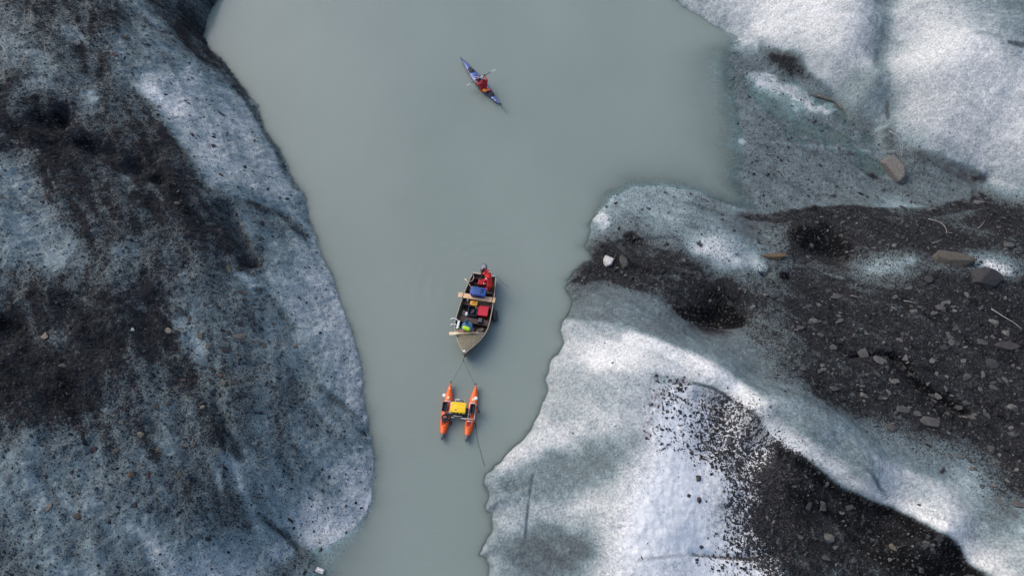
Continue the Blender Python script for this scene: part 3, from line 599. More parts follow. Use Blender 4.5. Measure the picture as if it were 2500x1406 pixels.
# ------------------------------------------------------------------ water
def make_water():
    wx = np.concatenate([[-147, -90, -60], np.arange(-34, 34.01, .12), [60, 90, 147]]); wy = np.concatenate([[-107, -50, -15], np.arange(-2, 48.01, .12), [70, 110, 156]])
    WX, WY = np.meshgrid(wx, wy); Z = np.zeros_like(WX)
    def ring(cx_, cy_, wl, amp, r0, r1, ang=None, spread=1.0):
        r = np.hypot(WX - cx_, WY - cy_); e = sstep(r0 * .6, r0, r) * (1 - sstep(r0, r1, r))
        if ang is not None:
            th = np.arctan2(WY - cy_, WX - cx_); e = e * np.exp(-((np.angle(np.exp(1j * (th - ang)))) / spread) ** 2)
        return amp * e * np.sin(2 * math.pi * r / wl)
    bx, by, _ = at(1180, 668); Z += ring(bx, by, .62, .007, .8, 6.5, R(70), 1.1) + ring(bx + .3, by - 1.5, .7, .003, 1.5, 6, R(10), .8) + ring(bx - .5, by - 1, .7, .003, 1.5, 5, R(180), .6)
    kx, ky, _ = at(1240, 222); Z += ring(kx, ky, .35, .010, .15, 1.8); kx, ky, _ = at(1140, 208); Z += ring(kx, ky, .35, .005, .15, 1.2)
    kx, ky, _ = at(1222, 266); Z += ring(kx, ky, .5, .003, .3, 3.5, R(-40), 1.0); kx, ky, _ = at(1103, 1035); Z += ring(kx, ky, .28, .003, .15, 1.1)
    kx, ky, _ = at(1400, 300); Z += ring(kx, ky, .8, .002, 2, 7, R(0), .8)
    dep = np.clip(-bil(GX, GY, H, WX, WY), 0, 3)
    jj, ii = np.meshgrid(np.arange(len(wy) - 1), np.arange(len(wx) - 1), indexing='ij'); a = (jj * len(wx) + ii).ravel()
    F = np.stack([a, a + 1, a + len(wx) + 1, a + len(wx)], 1)
    me = np_mesh('water', np.stack([WX.ravel(), WY.ravel(), Z.ravel()], 1), F, True)
    q = me.attributes.new('depth', 'FLOAT', 'POINT'); q.data.foreach_set('value', dep.ravel().astype(np.float32))
    m = bpy.data.materials.new('silty_water'); m.use_nodes = True; t = m.node_tree; b = t.nodes['Principled BSDF']; L = t.links.new
    tc = t.nodes.new('ShaderNodeTexCoord')
    def noise(s, det=3, sx=1, sy=1):
        mp = t.nodes.new('ShaderNodeMapping'); mp.inputs['Scale'].default_value = (sx, sy, 1); L(tc.outputs['Object'], mp.inputs[0])
        n = t.nodes.new('ShaderNodeTexNoise'); n.inputs['Scale'].default_value = s; n.inputs['Detail'].default_value = det; L(mp.outputs[0], n.inputs['Vector']); return n.outputs['Fac']
    mx = t.nodes.new('ShaderNodeMix'); mx.data_type = 'RGBA'; mx.inputs['A'].default_value = (.200, .246, .224, 1); mx.inputs['B'].default_value = (.224, .270, .246, 1)
    mr = t.nodes.new('ShaderNodeMapRange'); mr.inputs[1].default_value = .35; mr.inputs[2].default_value = .65; L(noise(.12, 4, 1, .6), mr.inputs[0]); L(mr.outputs[0], mx.inputs['Factor'])
    L(mx.outputs['Result'], b.inputs['Base Color']); b.inputs['Roughness'].default_value = .12; b.inputs['IOR'].default_value = 1.33
    bp = t.nodes.new('ShaderNodeBump'); bp.inputs['Strength'].default_value = .45; bp.inputs['Distance'].default_value = .02
    ad = t.nodes.new('ShaderNodeMath'); ad.operation = 'ADD'; L(noise(1.3, 3, .5, 1.6), ad.inputs[0]); L(noise(5, 2, .6, 1.5), ad.inputs[1]); L(ad.outputs[0], bp.inputs['Height']); L(bp.outputs[0], b.inputs['Normal'])
    a_ = t.nodes.new('ShaderNodeAttribute'); a_.attribute_name = 'depth'
    e1 = t.nodes.new('ShaderNodeMath'); e1.operation = 'ADD'; L(a_.outputs['Fac'], e1.inputs[0])
    n2 = t.nodes.new('ShaderNodeMath'); n2.operation = 'MULTIPLY_ADD'; L(noise(1.2, 4), n2.inputs[0]); n2.inputs[1].default_value = .10; n2.inputs[2].default_value = -.04; L(n2.outputs[0], e1.inputs[1])
    e2 = t.nodes.new('ShaderNodeMath'); e2.operation = 'MULTIPLY'; e2.inputs[1].default_value = -4.2; L(e1.outputs[0], e2.inputs[0])
    e3 = t.nodes.new('ShaderNodeMath'); e3.operation = 'EXPONENT'; L(e2.outputs[0], e3.inputs[0]); e4 = t.nodes.new('ShaderNodeMath'); e4.operation = 'MULTIPLY'; e4.use_clamp = True; e4.inputs[1].default_value = 1.0; L(e3.outputs[0], e4.inputs[0])
    tr = t.nodes.new('ShaderNodeBsdfTransparent'); tr.inputs[0].default_value = (.80, .90, .90, 1); ms = t.nodes.new('ShaderNodeMixShader')
    L(e4.outputs[0], ms.inputs[0]); L(b.outputs[0], ms.inputs[1]); L(tr.outputs[0], ms.inputs[2]); L(ms.outputs[0], t.nodes['Material Output'].inputs[0])
    o = link('water', me, m); tag(o, 'calm grey green silty meltwater filling the channel between the ice banks', kind='structure')
make_water()

# ------------------------------------------------------------------ stones
def stone_mat(name, cols, rough=.85):
    m = bpy.data.materials.new(name); m.use_nodes = True; t = m.node_tree; b = t.nodes['Principled BSDF']; L = t.links.new
    g = t.nodes.new('ShaderNodeNewGeometry'); cr = t.nodes.new('ShaderNodeValToRGB'); e = cr.color_ramp.elements
    for i, c in enumerate(cols):
        p = i / (len(cols) - 1)
        if i < 2: e[i].position = p if i == 0 else 1.0; e[i].color = (*c, 1)
    e[0].color = (*cols[0], 1); e[1].color = (*cols[-1], 1)
    for i in range(1, len(cols) - 1): q = e.new(i / (len(cols) - 1)); q.color = (*cols[i], 1)
    L(g.outputs['Random Per Island'], cr.inputs[0])
    tc = t.nodes.new('ShaderNodeTexCoord'); n = t.nodes.new('ShaderNodeTexNoise'); n.inputs['Scale'].default_value = 14; n.inputs['Detail'].default_value = 5; L(tc.outputs['Object'], n.inputs['Vector'])
    mr = t.nodes.new('ShaderNodeMapRange'); mr.inputs[1].default_value = .3; mr.inputs[2].default_value = .7; mr.inputs[3].default_value = .6; mr.inputs[4].default_value = 1.35; L(n.outputs['Fac'], mr.inputs[0])
    mx = t.nodes.new('ShaderNodeVectorMath'); mx.operation = 'SCALE'; L(cr.outputs[0], mx.inputs[0]); L(mr.outputs[0], mx.inputs['Scale']); L(mx.outputs[0], b.inputs['Base Color'])
    bp = t.nodes.new('ShaderNodeBump'); bp.inputs['Strength'].default_value = .5; bp.inputs['Distance'].default_value = .02; L(n.outputs['Fac'], bp.inputs['Height']); L(bp.outputs[0], b.inputs['Normal'])
    b.inputs['Roughness'].default_value = rough; b.inputs['Specular IOR Level'].default_value = .3
    return m
MS = dict(slate=stone_mat('slate_stone', [(.012, .014, .018), (.018, .021, .026), (.027, .030, .036), (.037, .038, .044), (.068, .069, .070)]),
    moraine=stone_mat('moraine_stone', [(.017, .018, .020), (.026, .028, .031), (.040, .042, .045), (.066, .068, .070), (.13, .131, .128)]),
    tan=stone_mat('tan_stone', [(.15, .135, .108), (.20, .178, .14)]), grey=stone_mat('grey_stone', [(.105, .10, .094), (.13, .124, .116)]),
    pale=stone_mat('pale_stone', [(.52, .50, .48), (.56, .54, .51)]), dark=stone_mat('dark_stone', [(.035, .034, .038), (.045, .042, .044)]),
    brown=stone_mat('brown_stone', [(.075, .068, .058), (.10, .088, .07)]), rust=stone_mat('rust_stone', [(.085, .065, .045), (.11, .078, .048)]),
    red=stone_mat('reddish_stone', [(.058, .042, .043), (.07, .05, .05)]), mid=stone_mat('mid_grey_stone', [(.050, .050, .051), (.078, .077, .075)]))
def rock_proto(seed, n=14, flat=.45, k=1.0):
    rd = random.Random(seed); bm = bmesh.new()
    for i in range(n):
        if i < 5:
            ii_ = i * 3 + seed % 3; q = (1 if ii_ & 1 else -1, 1 if ii_ & 2 else -1, 1 if ii_ & 4 else -1); f = .78 if ii_ & 4 else 1
            bm.verts.new((q[0] * rd.uniform(.25, 1) * f * k, q[1] * rd.uniform(.25, 1) * f, q[2] * flat * rd.uniform(.6, 1)))
        else:
            a = rd.random() * 6.283; z = rd.uniform(-.6, .9); bm.verts.new((math.cos(a) * rd.uniform(.75, 1) * k, math.sin(a) * rd.uniform(.6, .95), z * flat))
    bmesh.ops.convex_hull(bm, input=bm.verts[:]); 
    for v in [v for v in bm.verts if not v.link_faces]: bm.verts.remove(v)
    bmesh.ops.triangulate(bm, faces=bm.faces[:]); bm.verts.index_update()
    V = np.array([v.co[:] for v in bm.verts]); F = np.array([[v.index for v in f.verts] for f in bm.faces]); bm.free(); return V, F
SMALL = [rock_proto(100 + i, 9, .32 + .03 * i, 1.1) for i in range(8)]
gHx = np.gradient(H, axis=1) / np.gradient(GX)[None, :]; gHy = np.gradient(H, axis=0) / np.gradient(GY)[:, None]
def scatter(name, npts, region, dens, smin, smax, powr, material, label, seed):
    """one mesh of countless small stones strewn over the rubble"""
    rg = np.random.default_rng(seed); x0, x1, y0, y1 = region
    px = rg.uniform(x0, x1, npts); py = rg.uniform(y0, y1, npts)
    d = bil(GX, GY, D, px, py); s_ = bil(GX, GY, S, px, py); lf = bil(GX, GY, left_side.astype(float), px, py) > .5
    keep = rg.random(npts) < dens(d, lf, px, py); keep &= (s_ > -.15)
    px, py = px[keep], py[keep]; n = len(px); hz = bil(GX, GY, H, px, py)
    gx = bil(GX, GY, gHx, px, py); gy = bil(GX, GY, gHy, px, py)
    size = smin * (1 - rg.random(n) * (1 - (smin / smax) ** powr)) ** (-1 / powr)
    Vs = []; Fs = []; off = 0; kind = rg.integers(0, len(SMALL), n)
    for k, (PV, PF) in enumerate(SMALL):
        I = np.nonzero(kind == k)[0]; m = len(I)
        if not m: continue
        a = rg.uniform(0, 6.283, m); ca, sa = np.cos(a), np.sin(a); sx = size[I] * rg.uniform(.8, 1.3, m); sy = size[I] * rg.uniform(.6, 1.0, m); sz = size[I] * rg.uniform(.7, 1.5, m)
        x = PV[None, :, 0] * sx[:, None]; y = PV[None, :, 1] * sy[:, None]; z = PV[None, :, 2] * sz[:, None]
        tx = rg.normal(0, .25, m)[:, None]; ty = rg.normal(0, .25, m)[:, None]
        xr = x * ca[:, None] - y * sa[:, None]; yr = x * sa[:, None] + y * ca[:, None]
        zr = z + xr * (gx[I][:, None] + tx) + yr * (gy[I][:, None] + ty)
        V = np.stack([xr + px[I][:, None], yr + py[I][:, None], zr + hz[I][:, None] + sz[:, None] * .12], 2).reshape(-1, 3)
        F = (PF[None] + (np.arange(m) * len(PV))[:, None, None]).reshape(-1, 3) + off; off += len(V); Vs.append(V); Fs.append(F)
    me = np_mesh(name, np.concatenate(Vs), np.concatenate(Fs)); o = link(name, me, material); tag(o, label, kind='stuff'); return o
def band(d, a, b): return sstep(a - .30, a + .15, d)
scatter('gravel', 150000, (-37, -2, 3, 46), lambda d, l, x, y: np.where(l, .015 + .85 * band(d, .35, 1.5), 0), .020, .11, 2.4, MS['slate'], 'dark slaty gravel strewn over the left glacier slope', 1)
scatter('gravel', 190000, (0, 37, 2.6, 46), lambda d, l, x, y: np.where(l, 0, .004 + .70 * band(d, .40, 1.5)), .018, .19, 2.2, MS['moraine'], 'grey and black moraine gravel on the right bank', 2)

def scat3():
    scatter('gravel', 95000, (3, 20, 2.6, 22), lambda d, l, x, y: np.where(l, 0, bil(GX, GY, FLK, x, y) * np.clip(1.1 * bil(GX, GY, DF, x, y) ** 1.3, .002, .8)), .028, .13, 2.3, MS['dark'], 'black angular flakes strewn over the edge of the white ice dome', 3)
scat3()
def make_rock(u, v, wpx, hpx, ang, key, label, seed, flat=.5, grp=None, layered=False, name='rock', cat='rock'):
    p = AT(u, v); s = pxm(u, v, p[2]); a = wpx * s / 2; b_ = hpx * s / 2 * 1.3
    rd = random.Random(seed); V, F = rock_proto(seed, 11 if max(a, b_) < .22 else 19, flat)
    me_v = V.copy(); me_v[:, 0] *= a / max(abs(V[:, 0]).max(), .5); me_v[:, 1] *= b_ / max(abs(V[:, 1]).max(), .5); me_v[:, 2] *= min(a, b_) * 1.15
    me = bpy.data.meshes.new(name); me.from_pydata(me_v.tolist(), [], F.tolist())
    bm = bmesh.new(); bm.from_mesh(me); sz = min(a, b_)
    if sz > .12: bmesh.ops.bevel(bm, geom=bm.edges[:], offset=sz * .06, segments=1, affect='EDGES')
    if layered:
        bmesh.ops.subdivide_edges(bm, edges=bm.edges[:], cuts=2)
        for q in bm.verts: 
            kk = math.floor((q.co.z + q.co.y * .35) / .05); q.co.x += .02 * math.sin(kk * 12.9); q.co.y += .025 * math.sin(kk * 7.7 + 1)
    bmesh.ops.recalc_face_normals(bm, faces=bm.faces[:]); bm.to_mesh(me); bm.free()
    o = link(name, me, MS[key])
    o.location = (p[0], p[1], p[2] + min(a, b_) * flat * .12); gx = float(bil(GX, GY, gHx, np.array([p[0]]), np.array([p[1]]))[0]); gy = float(bil(GX, GY, gHy, np.array([p[0]]), np.array([p[1]]))[0])
    nrm = Vector((-max(-.8, min(.8, gx)), -max(-.8, min(.8, gy)), 1)).normalized()
    o.rotation_euler = (Vector((0, 0, 1)).rotation_difference(nrm) @ Euler((0, 0, ang)).to_quaternion()).to_euler()
    return tag(o, label, cat, grp)
ROCKS = [
 (2180, 418, 48, 78, R(12), 'grey', 'tall grey brown boulder standing alone under the snow slope, the biggest rock', .8, 0),
 (2322, 636, 100, 36, R(-24), 'brown', 'long tilted brown grey slab leaning down to the black layered slab', .7, 0),
 (2402, 682, 74, 44, R(-14), 'dark', 'black layered slate slab at the foot of the long brown slab', .7, 1),
 (1486, 638, 27, 24, 0, 'pale', 'round white boulder near the water on the icy lump', .8, 0), (1524, 641, 24, 32, R(8), 'mid', 'mid grey boulder just right of the white one near the water', .8, 0),
 (1885, 626, 72, 20, R(-6), 'rust', 'rusty brown flat slab half sunk in dirty white ice', .5, 0), (2391, 495, 27, 15, R(10), 'grey', 'light grey stone lying at the upper rim of the black moraine', .5, 0),
 (2150, 881, 36, 15, R(-30), 'grey', 'pointed grey slab lying on the dark meltwater groove', .4, 0), (2272, 1030, 50, 22, R(-12), 'mid', 'wide flat grey slab, the biggest below the dark groove', .4, 0), (2178, 1045, 30, 20, R(5), 'mid', 'triangular grey slab left of the wide flat slab', .4, 0),
 (2205, 1000, 36, 14, R(-8), 'mid', 'thin grey slab in the stone field above the triangular slab', .4, 0), (2458, 846, 58, 22, R(-8), 'dark', 'long black whale-backed slab near the right picture edge', .5, 0), (2396, 836, 30, 14, R(-20), 'mid', 'narrow grey slab just left of the long black slab', .4, 0),
 (2420, 890, 36, 22, R(-40), 'mid', 'grey wedge-shaped slab below the long black slab', .4, 0), (2462, 600, 22, 18, 0, 'mid', 'blocky grey stone above the two leaning slabs at far right', .6, 0), (2266, 684, 22, 20, 0, 'dark', 'round dark stone at the edge of a white ice patch', .6, 0),
 (2262, 623, 20, 12, 0, 'mid', 'small grey stone at the upper left tip of the long brown slab', .6, 0), (2040, 725, 40, 14, R(12), 'mid', 'flat grey slab at a pale ice patch amid the black moraine', .4, 0), (1705, 1168, 17, 15, 0, 'mid', 'single grey cube-like stone on the white dome', .7, 0),
 (1682, 1210, 11, 9, 0, 'dark', 'smaller black stone of the pair on the white dome', .6, 0), (1705, 1221, 17, 14, R(20), 'dark', 'larger black stone of the pair on the white dome', .6, 0), (2008, 1236, 18, 18, 0, 'mid', 'roundish grey stone below the white ridge in the black hollow', .7, 0),
 (1988, 1298, 15, 18, 0, 'mid', 'grey stone left of the boulder pair deep in the black hollow', .7, 0), (2022, 1312, 30, 20, R(-10), 'grey', 'broad pale-topped boulder in the middle of the black hollow', .7, 0), (2018, 1362, 26, 14, 0, 'mid', 'flat oblong stone at the bottom of the black hollow', .5, 0),
 (2085, 1366, 17, 17, 0, 'mid', 'rounded grey stone right of the flat oblong one in the hollow', .7, 0), (2180, 1336, 15, 19, R(25), 'brown', 'brownish egg-shaped stone on the right side of the hollow', .6, 0), (2250, 1392, 14, 14, 0, 'mid', 'lowest grey stone in the hollow near the picture bottom', .6, 0),
 (2418, 1098, 22, 20, 0, 'mid', 'grey block on the lower right rim of the moraine', .7, 0), (2342, 1113, 19, 12, 0, 'grey', 'pale flat stone left of the grey block on the moraine rim', .5, 0), (2486, 1232, 28, 18, R(-20), 'mid', 'grey stone at the right edge above the striped ice', .5, 0),
 (1704, 1006, 9, 6, 0, 'dark', 'black flake alone near the top of the white dome', .4, 0),
 (1656, 948, 10, 7, 0, 'dark', 'topmost black flake on the white dome below the ridge', .4, 0), (1955, 800, 22, 12, 0, 'mid', 'pale grey slab at the left rim of the stone field', .5, 0), (2120, 915, 20, 14, 0, 'mid', 'squarish grey slab left of the dark meltwater groove', .5, 0),
 (1960, 900, 18, 12, R(20), 'mid', 'light stone at the left rim of the stone field near the ridge', .5, 0), (2110, 965, 24, 12, R(-25), 'grey', 'light tan-grey slab in the densest part of the stone field', .4, 0), (2495, 683, 26, 18, 0, 'dark', 'dark stone cut by the right picture edge', .6, 0),
 (2035, 850, 20, 14, R(40), 'mid', 'angular stone above the bend of the dark groove', .5, 0), (2240, 1010, 20, 12, 0, 'mid', 'small slab touching the wide flat slab', .4, 0), (1908, 852, 16, 12, 0, 'grey', 'pale stone on the grey ice at the left edge of the moraine', .5, 0),
 (112, 819, 24, 17, R(15), 'tan', 'tan slab with a bright face on the dark rubble at far left', .5, 0), (410, 808, 25, 14, R(-12), 'tan', 'olive tan flat stone at the edge of a white streak', .4, 0), (588, 822, 38, 14, R(32), 'tan', 'long tan wedge-shaped slab in mid slope', .5, 0),
 (718, 843, 18, 11, R(10), 'tan', 'lone tan stone on blue ice near the channel', .5, 0), (560, 657, 20, 16, 0, 'brown', 'brown stone at the lower end of the dark crack', .6, 0), (323, 806, 9, 9, 0, 'pale', 'tiny white stone in the darkest left rubble', .6, 0),
 (152, 893, 20, 10, R(14), 'brown', 'brown flake on black rubble below the tan slab', .4, 0), (343, 1062, 18, 13, R(10), 'tan', 'tan stone atop a heap of dark slates', .6, 0), (286, 1102, 18, 14, 0, 'brown', 'rounded brown stone left of the slate heap', .7, 0),
 (119, 1238, 13, 20, R(-15), 'tan', 'orange tan upright flake in the lower left', .6, 0), (191, 1262, 24, 18, R(20), 'brown', 'dark brown round-edged stone in the lower left', .5, 0), (381, 990, 18, 17, R(30), 'brown', 'brown angular block, left of a pair on blue ice', .6, 0),
 (409, 986, 12, 13, 0, 'brown', 'smaller brown block, right of the pair on blue ice', .6, 0), (297, 1030, 14, 12, 0, 'tan', 'round tan pebble above the slate heap', .6, 0), (388, 1098, 18, 11, R(35), 'brown', 'brown slate beside a thin crack', .5, 0),
 (494, 993, 14, 10, R(20), 'tan', 'light tan flake in the dark gully at mid slope', .5, 0), (547, 937, 16, 13, 0, 'brown', 'two-toned brown block above the dark gully', .7, 0), (511, 1041, 10, 17, R(10), 'tan', 'thin upright tan flake at the foot of the dark gully', .6, 0),
 (447, 928, 17, 10, R(20), 'red', 'pinkish stone on the slope above the gully', .5, 0), (322, 1158, 16, 14, R(30), 'rust', 'rusty stone with dark base low on the slope', .7, 0), (366, 1160, 13, 16, 0, 'red', 'dark reddish stone right of the rusty one', .6, 0), (328, 1231, 18, 14, 0, 'dark', 'round dark stone low on the blue ice', .4, 0),
 (533, 1007, 16, 8, R(25), 'grey', 'grey flake beside the dark gully', .4, 0), (5, 482, 16, 16, 0, 'tan', 'tan stone cut by the left picture edge', .6, 0), (306, 91, 16, 11, 0, 'brown', 'brown stone on pale ice near the top left', .6, 0), (550, 853, 20, 16, R(20), 'dark', 'flat dark slate below the long tan wedge', .4, 0),
 (588, 714, 30, 9, R(-8), 'red', 'reddish long slate at the white streak', .4, 0), (597, 731, 14, 13, 0, 'dark', 'dark stone just below the reddish long slate', .5, 0), (636, 756, 22, 10, R(12), 'dark', 'oval dark slate on bright blue ice', .4, 0), (586, 792, 18, 12, 0, 'dark', 'dark slate above the long tan wedge', .4, 0),
 (470, 1088, 18, 8, R(35), 'brown', 'brown slate beside the parallel cracks', .5, 0), (362, 1250, 14, 9, 0, 'dark', 'dark flake low on the left slope', .4, 0), (438, 1160, 20, 10, R(30), 'brown', 'brown slate at the end of the lower crack', .5, 0), (490, 820, 22, 12, R(-20), 'brown', 'brown slab beside the white streak in mid slope', .5, 0),
 (282, 135, 16, 10, 0, 'red', 'reddish stone under the brown one near the top left', .5, 0), (540, 427, 14, 9, 0, 'brown', 'brown stone on the speckled white band', .5, 0), (470, 330, 12, 8, 0, 'red', 'reddish flake on the bright upper band', .4, 0), (540, 278, 22, 7, R(-10), 'red', 'flat maroon flakes near the upper right of the bright band', .4, 0),
 (640, 545, 18, 12, 0, 'dark', 'dark stone on the speckled band right of the crack', .5, 0), (433, 497, 16, 10, 0, 'brown', 'brown stone in the dark band near the pits', .5, 0), (467, 502, 14, 10, 0, 'mid', 'greyish stone right of the brown one in the dark band', .5, 0),
]
for i, (u, v, w_, h_, a, key, lab, fl_, lay) in enumerate(ROCKS):
    make_rock(u, v, w_, h_, a, key, lab, 500 + i, fl_, None, bool(lay))
# middle-sized stones nobody could tell apart: grouped
rd = random.Random(5)
ZONES = [
 (100, [(1950, 700), (2100, 760), (2480, 720), (2480, 1060), (2300, 1060), (2080, 980), (1950, 900)], 'moraine', (9, 22), 'grey angular stone in the stone field on the black moraine', 'loose stones of the right moraine', ['mid', 'mid', 'moraine', 'grey']),
 (20, [(1950, 520), (2480, 520), (2480, 690), (2250, 620), (1980, 660)], 'upper', (7, 15), 'small grey stone in the black rubble above the leaning slabs', 'small stones at the moraine top', ['mid', 'moraine']),
 (16, [(2330, 1100), (2490, 1130), (2490, 1250), (2420, 1220)], 'rim', (9, 18), 'grey stone on the lower right rim of the moraine', 'stones on the moraine rim', ['mid', 'moraine', 'grey']),
 (14, [(1900, 1200), (2250, 1330), (2240, 1400), (1950, 1400)], 'hollow', (6, 13), 'small grey stone scattered in the black hollow', 'small stones in the hollow', ['mid', 'moraine']),
 (28, [(420, 680), (680, 680), (700, 860), (560, 1040), (440, 960)], 'slope', (8, 17), 'dark slate among many on blue ice in mid slope of the left bank', 'slates on the middle of the left slope', ['slate', 'red', 'dark', 'brown']),
 (18, [(180, 1000), (520, 1000), (560, 1180), (360, 1260), (120, 1200)], 'low', (8, 16), 'dark slate among many on the lower left ice slope', 'slates on the lower left slope', ['slate', 'dark', 'red']),
 (10, [(410, 220), (540, 280), (640, 440), (560, 420)], 'band', (7, 14), 'black flake on the bright ice band of the upper left slope', 'flakes on the bright band', ['dark', 'slate']),
 (8, [(1860, 270), (2150, 300), (2060, 470), (1840, 460)], 'shelf', (7, 13), 'small dark stone on the low blue ice shelf', 'stones on the ice shelf', ['dark', 'slate'])]
for n, poly, _, (a0, a1), lab, grp, keys in ZONES:
    k = 0; xs = [p[0] for p in poly]; ys = [p[1] for p in poly]
    while k < n:
        u = rd.uniform(min(xs), max(xs)); v = rd.uniform(min(ys), max(ys))
        if not bool(inside(np.array([u]), np.array([v]), poly)[0]): continue
        if any(abs(u - q[0]) < q[2] * .7 and abs(v - q[1]) < q[3] * .9 for q in ROCKS): continue
        s_ = a0 + (a1 - a0) * rd.random() ** 2.2
        make_rock(u, v, s_ * rd.uniform(.9, 1.4), s_ * rd.uniform(.5, .9), rd.uniform(-.6, .6), rd.choice(keys), lab, 2000 + k * 7 + len(lab), .45, grp); k += 1

# driftwood
def stick(pts, r, label, key='stick', twigs=()):
    r = r * .72
    P = [AT(u, v) for u, v in pts]; P = [(p[0], p[1], p[2] + r * 1.2 + .03) for p in P]; b0 = P[0]
    root = None; Q = smooth_path([(p[0] - b0[0], p[1] - b0[1], p[2] - b0[2]) for p in P], 4)
    m = MB(); m.tube(Q, [r * (1 - .65 * i / (len(Q) - 1)) for i in range(len(Q))], 6)
    for tw in twigs:
        T_ = [AT(u, v) for u, v in tw]; m.tube(smooth_path([(p[0] - b0[0], p[1] - b0[1], p[2] + r + .03 - b0[2]) for p in T_], 3), r * .5, 5)
    o = m.build('driftwood', M[key], None, True); o.location = b0; return tag(o, label, 'driftwood')
stick([(2170, 322), (2195, 337), (2202, 360), (2198, 390)], .035, 'thin pale bent branch beside the dark gully end above the biggest boulder')
stick([(2198, 402), (2195, 420), (2185, 432)], .03, 'short pale curl of wood touching the biggest boulder')
stick([(1895, 416), (1908, 422), (1914, 432), (1922, 436)], .035, 'small wriggly white stick on the low ice shelf')
stick([(1714, 482), (1728, 490), (1742, 500)], .04, 'straight pale stick beside the narrow muddy inlet')
stick([(2265, 536), (2295, 545), (2308, 560), (2310, 575)], .03, 'long curved pale branch on the upper black moraine')
stick([(2418, 755), (2450, 775), (2475, 790), (2493, 806)], .035, 'long thin pale branch near the right edge of the moraine')
stick([(2205, 735), (2222, 738), (2240, 742)], .028, 'short straight stick in the middle of the moraine')
stick([(2175, 750), (2190, 758)], .03, 'stubby pale stick left of the moraine centre')
stick([(1995, 236), (2030, 248), (2048, 262), (2058, 272), (2056, 278)], .09, 'thick grey bleached log with a fork on the snowy ice shelf', 'bark', [[(1970, 232), (2000, 240), (2030, 250)], [(2030, 262), (2044, 262), (2054, 270)]])
stick([(1780, 110), (1800, 105), (1812, 100)], .035, 'dark brown stick half drowned at the corner of the shelf', 'bark', [[(1795, 92), (1800, 100), (1808, 104)]])
stick([(1875, 378), (1892, 378)], .03, 'tiny white stick lying level on the ice shelf')
stick([(1598, 600), (1608, 592)], .028, 'tiny pale stick on the icy lump')
stick([(2385, 560), (2398, 548), (2402, 540)], .026, 'slim upright stick right of the long curved branch')
stick([(2275, 595), (2290, 590), (2298, 586)], .026, 'slim slanting stick above the long brown slab')
stick([(2076, 722), (2098, 728)], .026, 'short pale stick near the flat grey slab')
stick([(2075, 481), (2094, 481)], .03, 'pale stick on ice just above the moraine rim')
stick([(140, 133), (155, 130), (170, 128)], .035, 'reddish brown stick on the upper left rubble', 'bark')
stick([(680, 482), (690, 477)], .03, 'short pale stick near the upper channel edge of the left slope')
stick([(728, 1340), (735, 1352), (733, 1362)], .035, 'small brown stick at the lower tip of the left slope', 'bark')

# ================================================================== PEOPLE
def remeshed(mb, voxel, name, material, parent, smooth_it=4):
    me = bpy.data.meshes.new(name); me.from_pydata([tuple(p) for p in mb.v], [], mb.f); tmp = bpy.data.objects.new('tmp', me); COL.objects.link(tmp)
    bm = bmesh.new(); bm.from_mesh(me); bmesh.ops.recalc_face_normals(bm, faces=bm.faces[:]); bm.to_mesh(me); bm.free()
    md = tmp.modifiers.new('r', 'REMESH'); md.mode = 'VOXEL'; md.voxel_size = voxel
    if smooth_it: ms = tmp.modifiers.new('s', 'SMOOTH'); ms.iterations = smooth_it; ms.factor = .5
    dg = bpy.context.evaluated_depsgraph_get(); out = bpy.data.meshes.new_from_object(tmp.evaluated_get(dg)); out.name = name
    bpy.data.objects.remove(tmp); bpy.data.meshes.remove(me)
    return link(name, out, material, parent, True)
def V3(*a): return Vector(a)
def hand_caps(mb, wrist, fwd, palm_n, side, curl=1.0, gr=0.0):
    """palm, four jointed fingers of different length, thumb from the side of the palm"""
    f = fwd.normalized(); n = palm_n - f * palm_n.dot(f); n.normalize(); s = f.cross(n).normalized() * side
    c = wrist + f * .045; 
    for k in (-.025, -.008, .010, .027): mb.capsule(wrist + s * k * .7 + f * .01, .013 + gr, wrist + f * .085 + s * k, .0125 + gr, 8)
    for k, ln in zip((-.030, -.010, .010, .029), (.062, .078, .072, .06)):
        p = wrist + f * .088 + s * k; d = f.copy()
        for j, q in enumerate((.45, .32, .25)):
            ax = d.cross(n).normalized(); d = (Matrix.Rotation(-R(38 + 12 * j) * curl, 3, ax) @ d) if d.cross(n).length > 1e-3 else d
            d2 = p + d * ln * q; mb.capsule(p, .0095 - j * .001 + gr, d2, .0088 - j * .001 + gr, 8); p = d2
    p = wrist + f * .03 - s * .03; q = p + (f * .6 - s * .65 + n * .35).normalized() * .042; r = q + (f * .75 + n * .65 * curl - s * .1).normalized() * .032
    mb.capsule(p, .014 + gr, q, .011 + gr, 8); mb.capsule(q, .011 + gr, r, .009 + gr, 8)
def head_caps(mb, c, look, up):
    """skull, jaw, nose, brow, ears; c = centre of the head"""
    l = look.normalized(); u = (up - l * up.dot(l)).normalized(); s = l.cross(u)
    mb.ball(c + u * .02, (.075, .075, .075), 20); mb.capsule(c + u * .025 - l * .03, .078, c + u * .025 + l * .02, .072); mb.capsule(c - u * .03 + l * .02, .062, c - u * .075 + l * .045, .036)
    mb.capsule(c + u * .012 + l * .088, .009, c - u * .022 + l * .106, .015, 8); mb.capsule(c + u * .028 + l * .082 - s * .034, .010, c + u * .028 + l * .082 + s * .034, .010, 8)
    mb.capsule(c - u * .052 + l * .088 - s * .018, .008, c - u * .052 + l * .088 + s * .018, .008, 8)
    for k in (-1, 1): mb.capsule(c + s * k * .078 + u * .02, .014, c + s * k * .080 - u * .018, .011, 8)
    return l, u, s
